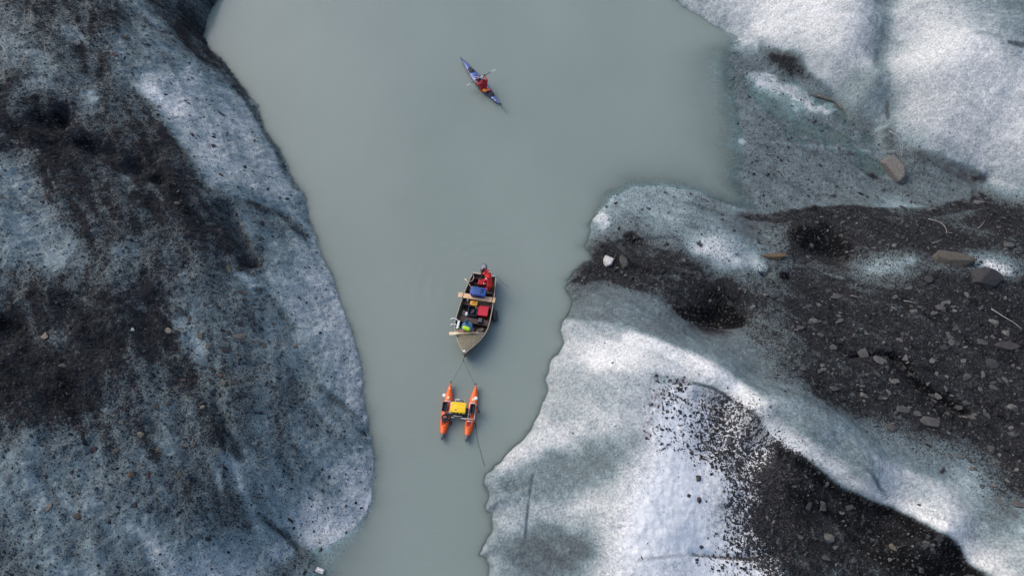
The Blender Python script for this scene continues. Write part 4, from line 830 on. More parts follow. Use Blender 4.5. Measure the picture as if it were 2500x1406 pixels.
def face_parts(c, l, u, s, parent):
    for k in (-1, 1): MB().ball(c + u * .008 + l * .082 + s * k * .030, .011, 10).build('eye', M['dark'], parent, True)
def limb(mb, pts, rs, n=14):
    for i in range(len(pts) - 1): mb.capsule(pts[i], rs[i], pts[i + 1], rs[i + 1], n)
def torso(mb, pel, chest, neck, shL, shR, hL, hR, g=0.0, depth=1.0):
    mid = (pel + chest) / 2
    for a, b_ in ((hL, hR),): mb.capsule(a, .12 + g, b_, .12 + g)
    for k in (0, 1):
        h = (hL, hR)[k]; sh = (shL, shR)[k]; c1 = h.lerp(sh, .5) * .75 + mid * .25
        mb.capsule(h, .115 + g, c1, .105 + g); mb.capsule(c1, .105 + g, sh.lerp(chest, .45) - V3(0, 0, .02), .125 + g)
        mb.capsule(chest, .12 + g, sh, .068 + g); mb.capsule(neck, .06 + g, sh, .062 + g)
    mb.capsule(pel, .13 + g, mid, .125 + g); mb.capsule(mid, .125 + g, chest, .14 + g); mb.capsule(chest, .13 + g, neck, .06 + g)
def person(origin, rz, label, J, look, up, cloth, hands, voxel=.007):
    """J: joints in metres in the figure's own frame"""
    root = empty('person', origin, rz, label, 'person'); g = {k: Vector(v) for k, v in J.items()}
    b = MB(); torso(b, g['pelvis'], g['chest'], g['neck'], g['shL'], g['shR'], g['hipL'], g['hipR'])
    b.capsule(g['neck'], .056, g['head'] - Vector(up) * .05, .052)
    l, u, s = head_caps(b, g['head'], Vector(look), Vector(up))
    for q in 'LR':
        limb(b, [g['sh' + q], g['el' + q], g['wr' + q]], [.054, .040, .028]); limb(b, [g['hip' + q], g['kn' + q], g['an' + q]], [.088, .058, .042])
        b.capsule(g['an' + q], .040, g['toe' + q], .032)
        hv = hands[q]; hand_caps(b, g['wr' + q], Vector(hv[0]), Vector(hv[1]), 1 if q == 'L' else -1, hv[2])
    body = remeshed(b, voxel, 'body', M['skin'], root, 2); face_parts(g['head'], l, u, s, root)
    # jacket
    j = MB(); torso(j, g['pelvis'], g['chest'], g['neck'], g['shL'], g['shR'], g['hipL'], g['hipR'], .03)
    for q in 'LR':
        w1 = g['wr' + q].lerp(g['el' + q], .08); limb(j, [g['sh' + q], g['el' + q], w1], [.080, .066, .047])
    j.capsule(g['neck'], .075, g['neck'].lerp(g['head'], .25), .068)
    remeshed(j, .012, 'jacket', M[cloth['jacket']], root, 3)
    t_ = MB()
    for q in 'LR': limb(t_, [g['hip' + q], g['kn' + q], g['an' + q].lerp(g['kn' + q], .1)], [.128, .088, .068])
    t_.capsule(g['hipL'], .147, g['hipR'], .147)
    remeshed(t_, .012, 'trousers', M[cloth['trousers']], root, 3)
    for q in 'LR':
        bt = MB(); bt.capsule(g['an' + q].lerp(g['kn' + q], .2), .058, g['an' + q], .055); bt.capsule(g['an' + q] - V3(0, 0, .02), .05, g['toe' + q], .045); remeshed(bt, .01, 'boot', M['rubber'], root, 2)
        if cloth.get('gloves'):
            gl = MB(); hv = hands[q]; hand_caps(gl, g['wr' + q], Vector(hv[0]), Vector(hv[1]), 1 if q == 'L' else -1, hv[2], .004)
            gl.capsule(g['wr' + q], .036, g['wr' + q].lerp(g['el' + q], .3), .046); remeshed(gl, .006, 'glove', M[cloth['gloves']], root, 1)
    # hat: dome pulled down to the brows with a turned-up rim
    c = g['head'] + u * .035 - l * .008; hm = MB(); Rm = Matrix((s, l, u)).transposed(); rings = []
    for k in range(9):
        a = math.pi / 2 * k / 8; r = .094 * math.cos(a) ** .8 + .0005; hgt = .105 * math.sin(a)
        rings.append([c + Rm @ V3(r * math.cos(t) * .97, r * 1.1 * math.sin(t), hgt) for t in [2 * math.pi * i / 24 for i in range(24)]])
    hm.loft(rings); hm.tube([c + Rm @ V3(.096 * math.cos(t) * .97, .105 * math.sin(t), .004) for t in [2 * math.pi * i / 24 for i in range(24)]], .016 if cloth.get('brim', 0) == 0 else .012, 8, True)
    if cloth.get('pompom'): hm.ball(c + u * .112, .02, 10)
    if cloth.get('brim'):
        rr = []
        for (r, z) in ((.09, .005), (.15, -.018), (.152, -.012), (.09, .014)): rr.append([c + Rm @ V3(r * math.cos(t) * .97, r * 1.05 * math.sin(t), z) for t in [2 * math.pi * i / 24 for i in range(24)]])
        hm.loft(rr + [rr[0]], True, False)
    hm.build('hat', M[cloth['hat']], root, True)
    return root, g, (l, u, s)

# ================================================================== THE SKIFF
def px1(X_, Y_, z=0.0): return Vector(at(1060 + X_ / 5.625, 630 + Y_ / 5.625, z))
bow = px1(408, 1312, .78); ste = px1(690, 222, .55); ctr = (bow + ste) / 2; ctr.z = 0
fw = Vector((bow.x - ste.x, bow.y - ste.y, 0)); LB = fw.length; fw.normalize(); BRZ = math.atan2(fw.y, fw.x) - math.pi / 2
print('boat length', LB, 'rot', math.degrees(BRZ))
Rb = Matrix.Rotation(-BRZ, 3, 'Z')
def bl(X_, Y_, z):
    """boat-frame point from the enlarged picture"""
    return Rb @ (px1(X_, Y_, z) - ctr)
def bw(p): return ctr + Rb.inverted() @ Vector(p)
hl = LB / 2
prof = [(-hl, .60, .54), (-hl * .8, .69, .545), (-hl * .5, .77, .55), (-hl * .2, .83, .555), (hl * .1, .86, .57), (hl * .3, .85, .60), (hl * .45, .77, .63), (hl * .6, .63, .66), (hl * .75, .43, .70), (hl * .9, .19, .755), (hl, .02, .79)]
def wz(y):
    ys = [p[0] for p in prof]; return float(np.interp(y, ys, [p[1] for p in prof])), float(np.interp(y, ys, [p[2] for p in prof]))
def make_skiff():
    root = empty('skiff', ctr, BRZ, 'olive brown open aluminium skiff loaded with crates and two people in the channel', 'boat')
    rings = []
    ysn = np.linspace(-hl, hl, 33)
    pf = np.array(prof)
    for y in ysn:
        w_ = float(np.interp(y, pf[:, 0], pf[:, 1])); gz = float(np.interp(y, pf[:, 0], pf[:, 2])); k = (y + hl) / LB
        c = w_ * (.84 - .35 * max(0, k - .6) / .4 * 1.0); kz = -.13 + .5 * max(0, (k - .85) / .15) ** 2; cz = -.02 + .30 * max(0, (k - .6) / .4) ** 2; t = min(.035, w_ * .4); fz = .07 + max(0, cz - .0)
        rings.append([(-w_, y, gz), (-c, y, cz), (0, y, kz), (c, y, cz), (w_, y, gz), (w_ - t, y, gz - .002), (max(c - t, w_ * .3), y, fz), (0, y, fz - .01), (-max(c - t, w_ * .3), y, fz), (-w_ + t, y, gz - .002)])
    outer = MB(); outer.loft([r_[:6] + r_[9:] if False else r_ for r_ in rings]); h = outer.build('hull', M['hull'], root, ang=30)
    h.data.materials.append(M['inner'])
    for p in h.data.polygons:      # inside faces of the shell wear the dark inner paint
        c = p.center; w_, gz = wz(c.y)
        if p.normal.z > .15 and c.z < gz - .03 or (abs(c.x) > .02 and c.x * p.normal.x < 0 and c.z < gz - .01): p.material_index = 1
    for s in (-1, 1):
        MB().tube([(s * (wz(y)[0] - .005), y, wz(y)[1] + .008) for y in ysn], .017, 8).build('gunwale', M['rail'], root, True)
        MB().tube([(s * (wz(y)[0] * .97 + .004), y, wz(y)[1] - .14) for y in ysn[:-1]], .012, 6).build('rub_strake', M['hull'], root, True)
    # transom with motor board
    tb = MB(); tb.box((0, -hl + .03, .30), (1.18, .05, .50), None, .01); tr = tb.build('transom', M['inner'], root); MB().box((0, -hl + .03, .565), (1.19, .075, .03), None, .008).build('transom_cap', M['rail'], tr)
    for q in (-.3, -.02): MB().box((q, -hl + .07, .34), (.03, .03, .4)).build('brace', M['rail'], tr)
    # benches
    def bench(yc, dy, z): w_ = wz(yc)[0] * .93; m = MB(); m.box((0, yc, z), (w_ * 2, dy, .035), None, .01); m.box((0, yc - dy / 2 + .02, z / 2 + .03), (w_ * 1.72, .025, z - .07)); m.box((0, yc + dy / 2 - .02, z / 2 + .03), (w_ * 1.72, .025, z - .07)); return m.build('bench', M['bench'], root)
    yb = [bl(620, 290, .3).y, bl(650, 440, .34).y, bl(600, 640, .34).y, bl(520, 860, .36).y]
    bench(yb[0] - .08, .22, .30); bench(yb[1], .28, .34); bench(yb[2], .26, .34); bench(yb[3], .30, .36)
    for y in np.linspace(-hl + .45, hl * .45, 8):
        w_, gz = wz(y); m = MB()
        for s in (-1, 1): m.tube([(s * (w_ * .80 - .02), y, .10), (s * (w_ - .03), y, gz - .02)], .014, 5)
        m.tube([(-(w_ * .8 - .02), y, .088), ((w_ * .8 - .02), y, .088)], .014, 5); m.build('rib', M['inner'], root)
    # foredeck: curved aft edge, crowned
    y0 = hl * .46; rows = []; n = 15
    for y in np.linspace(y0, hl - .03, 18):
        w_, gz = wz(y); row = []
        for i in range(n):
            q = -1 + 2 * i / (n - 1); yy = y + (.16 * (1 - q * q)) * 0 - (.13 * abs(q) ** 2.2) * max(0, 1 - (y - y0) / .5)
            row.append((q * max(wz(yy)[0] - .012, .004), yy, wz(yy)[1] - .004 + .035 * (1 - q * q) * min(1, w_ / .5)))
        rows.append(row)
    dm = MB(); dm.loft(rows, False, False); dk = dm.build('foredeck', M['deck'], root, True); sf = dk.modifiers.new('s', 'SOLIDIFY'); sf.thickness = .012; sf.offset = -1
    MB().tube([(p[0], p[1], p[2] + .004) for p in rows[0]], .012, 6).build('deck_edge', M['rail'], dk, True)
    a = bl(560, 1090, .67); b_ = bl(535, 1200, .72); MB().tube([a + V3(0, 0, .03), b_ + V3(0, 0, .03)], .006, 5).build('deck_line', M['rope'], dk)
    for (qx, qy) in ((560, 1080), (320, 1060), (655, 1078), (533, 1203)):
        p = bl(qx, qy, .68); MB().box((p.x, p.y, wz(p.y)[1] + .045), (.055, .028, .025), None, .008).build('cleat', M['rail'], dk)
    p = bl(410, 1276, .78); MB().box((p.x, p.y + .0, p.z + .01), (.12, .09, .02), Euler((0, 0, .4)), .006).build('bow_plate', M['white'], root)
    MB().tube([(0, hl - .01, .80), (0, hl + .04, .70), (0, hl + .01, .45), (0, hl - .12, .12), (0, hl - .5, -.1)], [.028, .028, .024, .022, .02], 8).build('stem_post', M['tipgrey'], root, True)
    MB().tube([(0, hl + .04, .62), (0, hl + .10, .60), (0, hl + .10, .55), (0, hl + .04, .53)], .012, 8).build('bow_eye', M['rail'], root, True)
    # outboard motor
    c = bl(682, 140, .78); om = MB(); rr = []
    for (z, k) in ((.52, .55), (.58, .85), (.68, 1.0), (.78, 1.0), (.83, .93), (.85, .80)):
        rr.append([(c.x + .17 * k * math.cos(t), c.y + (.29 * k) * math.sin(t), z) for t in [2 * math.pi * i / 28 for i in range(28)]])
    om.loft(rr); mo = om.build('outboard_motor', M['black'], root, ang=40)
    rr = [[(c.x + .17 * k * math.cos(t), c.y + (.29 * k) * math.sin(t), z) for t in [2 * math.pi * i / 28 for i in range(28)]] for z, k in ((.853, .80), (.875, .70), (.88, .30))]
    MB().loft(rr).build('cowling_top', M['grey'], mo, True)
    m = MB(); m.box((c.x, c.y - .02, .28), (.12, .20, .60), None, .03); m.box((c.x, c.y - .03, -.12), (.06, .30, .3), None, .02); m.build('shaft_housing', M['black'], mo)
    MB().box((c.x, -hl + .0, .52), (.20, .14, .20), None, .02).build('clamp_bracket', M['black'], mo)
    MB().tube([(c.x, c.y + .26, .66), (c.x + .03, c.y + .5, .70), (c.x + .05, c.y + .72, .72)], [.02, .02, .024], 8).build('tiller', M['black'], mo, True)
    return root
make_skiff()
# cargo (things of their own, each placed by its own spot in the boat)
def thing_at(name, X_, Y_, z, label, cat, rz=0.0, grp=None): p = px1(X_, Y_, z); return empty(name, (p.x, p.y, z), BRZ + rz, label, cat, grp)
def tub(root, L_, W_, Hh, m, rim=.02, t=.012, taper=.9, name='tub', ribs=True):
    """open box with wall thickness, rolled rim and ribs"""
    rings = []
    def rect(l, w_, z, r=.04):
        P = []
        for (sx, sy, a0) in ((1, 1, 0), (-1, 1, 90), (-1, -1, 180), (1, -1, 270)):
            for k in range(4): a = R(a0 + 30 * k); P.append((sx * (l / 2 - r) + r * math.cos(a), sy * (w_ / 2 - r) + r * math.sin(a), z))
        return P
    for (k, z, off) in ((taper, 0, 0), (1, Hh - .03, 0), (1, Hh - .03, rim), (1, Hh, rim), (1, Hh, -t), (taper, .012, -t)):
        rings.append(rect(L_ * k + off * 2, W_ * k + off * 2, z))
    b = MB(); b.loft(rings); o = b.build(name, m, root, ang=40)
    if ribs:
        rb = MB()
        for i in range(5):
            q = -.4 + .2 * i; 
            for s in (-1, 1): rb.box((q * L_, s * (W_ * (1 + taper) / 4 + .004), Hh * .45), (.018, .014, Hh * .8)); 
        rb.build('ribs', m, o)
    return o
YAX = math.pi - BRZ    # not used: objects keep the boat's heading
# plank
P0 = px1(330, 501, .60); P1 = px1(838, 580, .60); pc = (P0 + P1) / 2; ln = (P1 - P0).length
pl = empty('plank', (pc.x, pc.y, .595), math.atan2(P1.y - P0.y, P1.x - P0.x), 'pale new wooden plank laid across the skiff gunwales under the blue box', 'plank')
MB().box((0, 0, 0), (ln, .27, .038), None, .004).build('board', M['wood'], pl)
for q in (-ln * .5 + .24, ln * .5 - .17): MB().tube([(q - .02, -.15, -.03), (q, -.14, .028), (q + .03, .14, .028), (q + .05, .15, -.03)], .013, 6).build('strap', M['black'], pl, True)
# blue box
t = thing_at('storage_box', 608, 500, .62, 'big blue lidded plastic storage box on the plank', 'box', math.pi); t.rotation_euler.z = pl.rotation_euler.z; t.location.z = .616
b = MB(); b.box((0, 0, .15), (.74, .42, .30), None, .03, .93); bx = b.build('box_body', M['blue'], t, ang=35)
b = MB(); b.box((0, 0, .325), (.80, .47, .06), None, .02); ld = b.build('lid', M['blue'], t, ang=35)
b = MB(); b.box((0, .16, .362), (.62, .03, .016), None, .006); b.box((0, -.18, .362), (.70, .02, .014), None, .005); b.box((-.05, -.02, .36), (.5, .02, .012)); b.build('lid_ridge', M['blue'], ld)
MB().tube(smooth_path([(.10, .10, .362), (.2, .12, .375), (.26, .02, .372), (.2, -.08, .372), (.14, -.1, .372), (.12, 0, .372), (.24, .10, .378), (.30, .14, .365)], 5), .013, 6).build('lid_strap', M['navy'], ld, True)
for s in (-1, 1): MB().box((s * .41, 0, .26), (.035, .16, .09), None, .01).build('handle', M['navy'], t)
MB().box((0, -.225, .15), (.42, .012, .12), None, .004).build('front_recess', M['navy'], bx)
# yellow case
t = thing_at('dry_case', 547, 640, .365, 'small scuffed yellow case between the blue box and the navy crate', 'case'); t.rotation_euler.z = pl.rotation_euler.z
b = MB(); b.box((0, 0, .09), (.38, .24, .18), None, .03); c_ = b.build('case_body', M['dyellow'], t, ang=35); MB().box((0, 0, .145), (.395, .255, .012), None, .004).build('seam', M['black'], c_)
MB().tube([(-.10, -.03, .183), (-.07, 0, .21), (.05, .03, .21), (.09, .05, .183)], .011, 6).build('handle', M['black'], t, True)
for q in (-.12, .12): MB().box((q, -.122, .12), (.045, .015, .06), None, .004).build('latch', M['black'], t)
# navy crate
t = thing_at('crate', 532, 760, .10, 'open navy blue crate with dark gear beside the red tub', 'crate'); t.rotation_euler.z = pl.rotation_euler.z + R(2)
tub(t, .42, .60, .34, M['navy'], .018, name='crate_body')
tt = thing_at('gear_bag', 530, 758, .14, 'black bag stuffed inside the open navy crate', 'bag'); b = MB(); b.ball((0, 0, .11), (.15, .22, .11), 16); b.ball((.05, .08, .17), (.08, .10, .06), 12); b.build('bag_body', M['dark'], tt, True); MB().tube(smooth_path([(-.1, -.15, .16), (-.05, 0, .26), (.08, .15, .2)]), .012, 6).build('strap', M['grey'], tt, True)
tt = thing_at('rope_coil', 585, 700, .30, 'thin pale cord draped over the navy crate rim', 'rope'); MB().tube(smooth_path([(-.1, .06, .14), (-.04, .0, .17), (.03, .05, .17), (.05, -.06, .165), (.07, -.15, .15), (.03, -.22, .12)]), .010, 6).build('cord', M['rope'], tt, True)
# red tub
t = thing_at('fish_tub', 676, 765, .12, 'bright red ribbed plastic tub with its lid on, against the right gunwale', 'tub'); t.rotation_euler.z = pl.rotation_euler.z + R(2)
tub(t, .48, .52, .34, M['red'], .02, name='tub_body'); b = MB(); b.box((0, 0, .325), (.46, .50, .022), None, .008); l_ = b.build('lid', M['red'], t)
b = MB()
for i in range(6): b.box((-.17 + .068 * i, 0, .342), (.02, .40, .014), None, .004)
b.build('lid_rib', M['red'], l_); MB().tube([(-.24, -.26, .345), (.24, -.26, .345), (.24, .26, .345), (-.24, .26, .345)], .012, 6, True).build('lid_rim', M['red'], l_, True)
# black box
t = thing_at('battery_box', 632, 872, .38, 'small black ribbed battery box on the forward bench', 'box'); b = MB(); b.box((0, 0, .08), (.20, .24, .16), None, .015); bb = b.build('box_body', M['black'], t); b = MB()
for i in range(4): b.box((-.06 + .04 * i, 0, .165), (.018, .20, .012), None, .003)
b.build('lid_rib', M['grey'], bb)
# red fuel cushion near the stern
t = thing_at('fuel_tank', 640, 352, .12, 'crimson portable fuel tank at the feet of the standing person', 'fuel tank'); b = MB(); b.box((0, 0, .12), (.26, .32, .22), None, .035); fb = b.build('tank_body', M['red'], t, ang=35); MB().cyl((.05, .08, .23), .03, .03, 14).build('cap', M['black'], t); MB().tube([(-.08, -.1, .235), (-.04, -.02, .27), (.06, .03, .235)], .010, 6).build('handle', M['red'], t, True)
t = thing_at('fuel_hose', 560, 345, .15, 'thin grey fuel hose lying across the stern floor', 'hose'); MB().tube(smooth_path([tuple(Matrix.Rotation(-BRZ, 3, 'Z') @ (px1(x, y, .2) - px1(560, 345, .2)) + V3(0, 0, .03)) for x, y in ((520, 320), (540, 345), (580, 355), (612, 360), (630, 340))]), .010, 6).build('hose', M['grey'], t, True)
# red bucket, bottle
t = thing_at('bucket', 412, 575, .10, 'dark red scoop bucket under the left end of the plank', 'bucket'); b = MB(); b.tube([(0, 0, 0), (0, 0, .22)], [.09, .12], 18); b.build('bucket_body', M['dred'], t, True); MB().tube([(.12 * math.cos(a), .12 * math.sin(a), .222) for a in [2 * math.pi * i / 18 for i in range(18)]], .008, 6, True).build('rim', M['dred'], t, True)
t = thing_at('bottle', 461, 588, .36, 'little white bottle with grey cap beside the plank', 'bottle'); b = MB(); b.tube([(0, 0, 0), (0, 0, .14), (0, 0, .17), (0, 0, .19)], [.045, .045, .022, .02], 14); b.build('bottle_body', M['white'], t, True); MB().cyl((0, 0, .19), .024, .03, 12).build('cap', M['grey'], t)
t = thing_at('jug', 450, 795, .12, 'white plastic jug leaning on the navy crate', 'jug'); b = MB(); b.box((0, 0, .13), (.13, .20, .24), Euler((0, .1, 0)), .03); b.build('jug_body', M['white'], t, ang=40); MB().cyl((.02, .05, .25), .022, .04, 12).build('cap', M['blue'], t)
t = thing_at('anchor', 415, 765, .10, 'tangle of pale rope and chain on the left floor', 'rope')
b = MB(); rr_ = random.Random(3); pts = [(.16 * math.cos(i * 1.9) * rr_.uniform(.4, 1.1), .18 * math.sin(i * 1.7) * rr_.uniform(.4, 1.1), .03 + .05 * rr_.random()) for i in range(22)]; b.tube(smooth_path(pts, 4), .014, 6); b.build('rope_body', M['rope'], t, True); t.name = 'rope_tangle'
t = thing_at('rope_tangle', 635, 1000, .10, 'loose pale rope curled under the foredeck edge', 'rope')
b = MB(); pts = [(.18 * math.cos(i * 1.3) * rr_.uniform(.5, 1.1), .13 * math.sin(i * 1.5) * rr_.uniform(.5, 1.1), .10 + .04 * rr_.random()) for i in range(14)]; b.tube(smooth_path(pts, 4), .010, 6); b.build('rope_body', M['rope'], t, True)
# boarding ladder: two hooks over the left gunwale
t = thing_at('boarding_ladder', 330, 905, .62, 'white two-hooked boarding ladder hung on the left gunwale', 'ladder')
def tl(x, y, z): return tuple(Matrix.Rotation(-BRZ, 3, 'Z') @ (px1(x, y, z) - px1(330, 905, .62)))
for dy in (0, 80):
    P = [tl(x, y + dy, z) for x, y, z in ((248, 862, .45), (230, 850, .62), (236, 832, .72), (262, 826, .74), (296, 832, .72), (325, 856, .68), (350, 885, .55))]; MB().tube(smooth_path(P, 5), .024, 10).build('hook', M['white'], t, True)
MB().box(tl(329, 912, .69), (.105, .44, .04), Euler((0, 0, 0)), .012).build('step', M['white'], t)
MB().tube([tl(345, 950, .55), tl(352, 990, .30)], .022, 8).build('leg', M['alu'], t, True)
# oar shaft, hoop
t = thing_at('oar', 480, 350, .62, 'pale wooden oar shaft poking over the left gunwale near the stern', 'oar'); o0 = px1(480, 350, .62)
def lo_(x, y, z, o0=o0): return tuple(Matrix.Rotation(-BRZ, 3, 'Z') @ (px1(x, y, z) - o0))
MB().tube([lo_(425, 285, .66), lo_(440, 303, .655), lo_(445, 310, .65), lo_(530, 430, .55)], [.036, .032, .021, .021], 10).build('shaft', M['wood2'], t, True)
MB().loft([[Vector(lo_(530 + 60 * k, 430 + 75 * k, .55 - .35 * k)) + V3(w_ * c, 0, h_ * s2) for c, s2 in ((-1, -1), (1, -1), (1, 1), (-1, 1))] for k, w_, h_ in ((0, .02, .018), (.3, .05, .012), (1, .07, .008))]).build('blade', M['wood2'], t)
t = thing_at('hoop_rail', 520, 260, .6, 'bent pale pipe hoop hanging over the port stern corner', 'pipe'); o1 = px1(520, 260, .6)
P = [tuple(Matrix.Rotation(-BRZ, 3, 'Z') @ (px1(x, y, z) - o1)) for x, y, z in ((521, 180, .75), (527, 210, .70), (540, 240, .62), (543, 275, .58), (525, 305, .56), (495, 322, .56), (465, 332, .57))]
MB().tube(smooth_path(P, 5), [.026] * 3 + [.020] * (6 * 5 - 2), 8).build('pipe', M['rail'], t, True)
# fender
fA = px1(822, 712, .30); fB = px1(834, 862, .20); t = empty('fender', ((fA.x + fB.x) / 2, (fA.y + fB.y) / 2, .2), 0, 'fat black rubber fender hanging outside the right side of the skiff', 'fender')
q0 = Vector(t.location); b = MB(); dd = (fB - fA).normalized(); P = []; Rr = []
for k, r_ in ((-.05, .03), (-.02, .08), (.05, .13), (.15, .16), (.85, .165), (.95, .14), (1.02, .08), (1.06, .03)): P.append(fA.lerp(fB, k) - q0); Rr.append(r_)
b.tube(P, Rr, 18); fb = b.build('fender_body', M['rubber'], t, True); MB().tube([P[0], P[0] + V3(-.05, .05, .15), P[0] + V3(-.17, .1, .25)], .010, 6).build('lanyard', M['drope'], t, True)
b = MB()
for i in range(5): a = 2 * math.pi * i / 5; b.tube([fA.lerp(fB, k) - q0 + V3(.163 * math.cos(a), 0, .163 * math.sin(a)) for k in (.12, .9)], .008, 5)
b.build('ridge', M['rubber'], fb, True)

# ---- seated person with paddle (faces the bow); frame: +y = bow, z from boat floor
sc = px1(455, 945, .42); seat = Vector((sc.x, sc.y, 0)); prz = BRZ - R(10)
Rp = Matrix.Rotation(-prz, 3, 'Z')
def sp(X_, Y_, z): return Rp @ (px1(X_, Y_, z) - seat)
hd = sp(448, 866, 1.16); nk = sp(450, 912, 1.00); ch = sp(456, 945, .84)
wL = sp(530, 1000, .80); wR = sp(395, 1005, .80)     # his left hand is on the picture's right
pv = V3(0, -.10, .50)
J = dict(pelvis=pv, chest=ch, neck=nk, head=hd)
sx = 1
fwd = V3(0, 1, 0)
# facing +y, his left side is -x in his own frame
J.update(shL=ch + V3(-.185, 0, .10), shR=ch + V3(.185, 0, .10), hipL=pv + V3(-.09, 0, 0), hipR=pv + V3(.09, 0, 0))
if wL.x > wR.x: wL, wR = wR, wL
J.update(wrL=wL + V3(0, -.09, .02), wrR=wR + V3(0, -.09, .02), elL=J['shL'] + V3(-.07, .04, -.22), elR=J['shR'] + V3(.07, .04, -.22),
         knL=V3(-.13, .34, .50), knR=V3(.13, .34, .50), anL=V3(-.13, .38, .17), anR=V3(.13, .38, .17), toeL=V3(-.14, .55, .13), toeR=V3(.14, .55, .13))
pr, g, (l, u, s) = person(seat, prz, 'seated person in blue jacket and lime vest holding a wooden paddle at the bow', J, (0, .85, -.5), (0, .5, .85), dict(jacket='jblue', trousers='dark', hat='hat', gloves='glove', pompom=1), dict(L=(V3(0, 1, -.1), V3(0, .1, -1), 1.3), R=(V3(0, 1, -.1), V3(0, .1, -1), 1.3)))
vm = MB()
for s_ in (-1, 1):
    vm.capsule(ch + V3(s_ * .09, .085, .05), .13, pv.lerp(ch, .35) + V3(s_ * .085, .12, 0), .13); vm.capsule(ch + V3(s_ * .09, -.02, .06), .12, pv.lerp(ch, .3) + V3(s_ * .09, -.02, 0), .125)
vm.capsule(ch + V3(0, .10, .05), .125, pv.lerp(ch, .35) + V3(0, .135, 0), .125); vs = remeshed(vm, .014, 'vest', M['vest'], pr, 4)
zp = ch + V3(0, .165, .12)
MB().tube([ch + V3(0, .19, .14), ch + V3(0, .215, .04), pv.lerp(ch, .5) + V3(0, .245, 0), pv.lerp(ch, .25) + V3(0, .24, 0)], .016, 6).build('zip', M['black'], vs, True)
MB().ball(ch + V3(-.09, .205, .04), (.03, .015, .03), 8).build('badge', M['dark'], vs, True)
# paddle in his hands
A = px1(205, 1035, .80); B = px1(603, 1020, .80); t = empty('paddle', ((A.x + B.x) / 2, (A.y + B.y) / 2, .80), math.atan2(B.y - A.y, B.x - A.x), 'pale wooden single paddle held level by the seated person', 'paddle'); Lp = (B - A).length
MB().tube([(-Lp * .1, 0, 0), (Lp * .44, 0, 0)], .016, 10).build('shaft', M['wood2'], t, True); MB().tube([(Lp * .44, 0, 0), (Lp * .47, 0, 0), (Lp * .5, 0, 0)], [.018, .03, .036], 10).build('grip', M['wood2'], t, True)
rg_ = []
for k, w_, h_ in ((-.5, .075, .006), (-.49, .085, .007), (-.35, .08, .009), (-.25, .068, .011), (-.18, .04, .014), (-.09, .018, .016)): rg_.append([(Lp * k, w_ * c, h_ * q) for c, q in ((-1, -.4), (0, -1), (1, -.4), (1, .4), (0, 1), (-1, .4))])
MB().loft(rg_).build('blade', M['wood2'], t)

# ---- standing person in the red suit (stern, bending towards the motor), faces west
fo = px1(760, 440, .09); o2 = Vector((fo.x, fo.y, 0)); R0 = 0.0
def rp(X_, Y_, z): return px1(X_, Y_, z) - o2
pel = rp(755, 338, .93); che = rp(742, 232, 1.33); nek = rp(718, 190, 1.50); hea = rp(683, 172, 1.60)
fc = Vector((-1.0, -.25, 0)).normalized(); sd = Vector((0, 0, 1)).cross(fc)   # his left
J = dict(pelvis=pel, chest=che, neck=nek, head=hea, shL=che + sd * .19 + V3(-.02, 0, .09), shR=che - sd * .17 + V3(.0, 0, .09), hipL=pel + sd * .09, hipR=pel - sd * .09)
J.update(elL=rp(690, 310, 1.12), wrL=rp(690, 352, .92), elR=rp(690, 215, 1.28), wrR=rp(672, 215, 1.10))
J.update(knL=pel + sd * .11 + fc * .07 + V3(0, 0, -.42), knR=pel - sd * .12 + fc * .04 + V3(0, 0, -.42)); J.update(anL=rp(722, 418, .17), anR=rp(765, 400, .17))
J.update(toeL=J['anL'] + fc * .16 + V3(0, 0, -.04), toeR=J['anR'] + fc * .16 + V3(0, 0, -.04))
pr, g, (l, u, s) = person(o2, 0, 'standing person in red suit with white bands and maroon hat leaning at the stern', J, (-.75, -.35, -.55), (-.35, .1, .9), dict(jacket='suit', trousers='suit', hat='maroon', gloves='dark'), dict(L=(V3(-.1, -.4, -1), V3(-1, 0, 0), .9), R=(V3(-.8, -.1, -.5), V3(0, 0, -1), 1.0)))
def band_ring(c, ax, r1, r2, name, mt, parent, th=.012, wdt=.02):
    ax = ax.normalized(); a = ax.cross(V3(0, 0, 1)); a = a.normalized() if a.length > .1 else V3(1, 0, 0); b2 = a.cross(ax); rr = []
    for dz_, k in ((-wdt, 0), (-wdt, th), (wdt, th), (wdt, 0)): rr.append([c + ax * dz_ + (a * (r1 + k) * math.cos(q) + b2 * (r2 + k) * math.sin(q)) for q in [2 * math.pi * i / 24 for i in range(24)]])
    MB().loft(rr + [rr[0]], True, False).build(name, mt, parent, True)
band_ring(g['shL'].lerp(g['elL'], .35), g['elL'] - g['shL'], .078, .078, 'reflective_band', M['tape'], pr)
band_ring(g['elL'].lerp(g['wrL'], .8), g['wrL'] - g['elL'], .055, .055, 'reflective_band', M['tape'], pr)
band_ring(g['shR'].lerp(g['elR'], .35), g['elR'] - g['shR'], .078, .078, 'reflective_band', M['tape'], pr)
bk = -fc
P = [che + sd * .02 + fc * .06 + V3(0, 0, .17), che + sd * -.05 + V3(0, 0, .205), che - sd * .06 + bk * .12 + V3(0, 0, .14), che - sd * .05 + bk * .175 + V3(0, 0, 0), pel.lerp(che, .5) - sd * .04 + bk * .165]
MB().tube(smooth_path(P, 5), .022, 6).build('shoulder_band', M['tape'], pr, True)

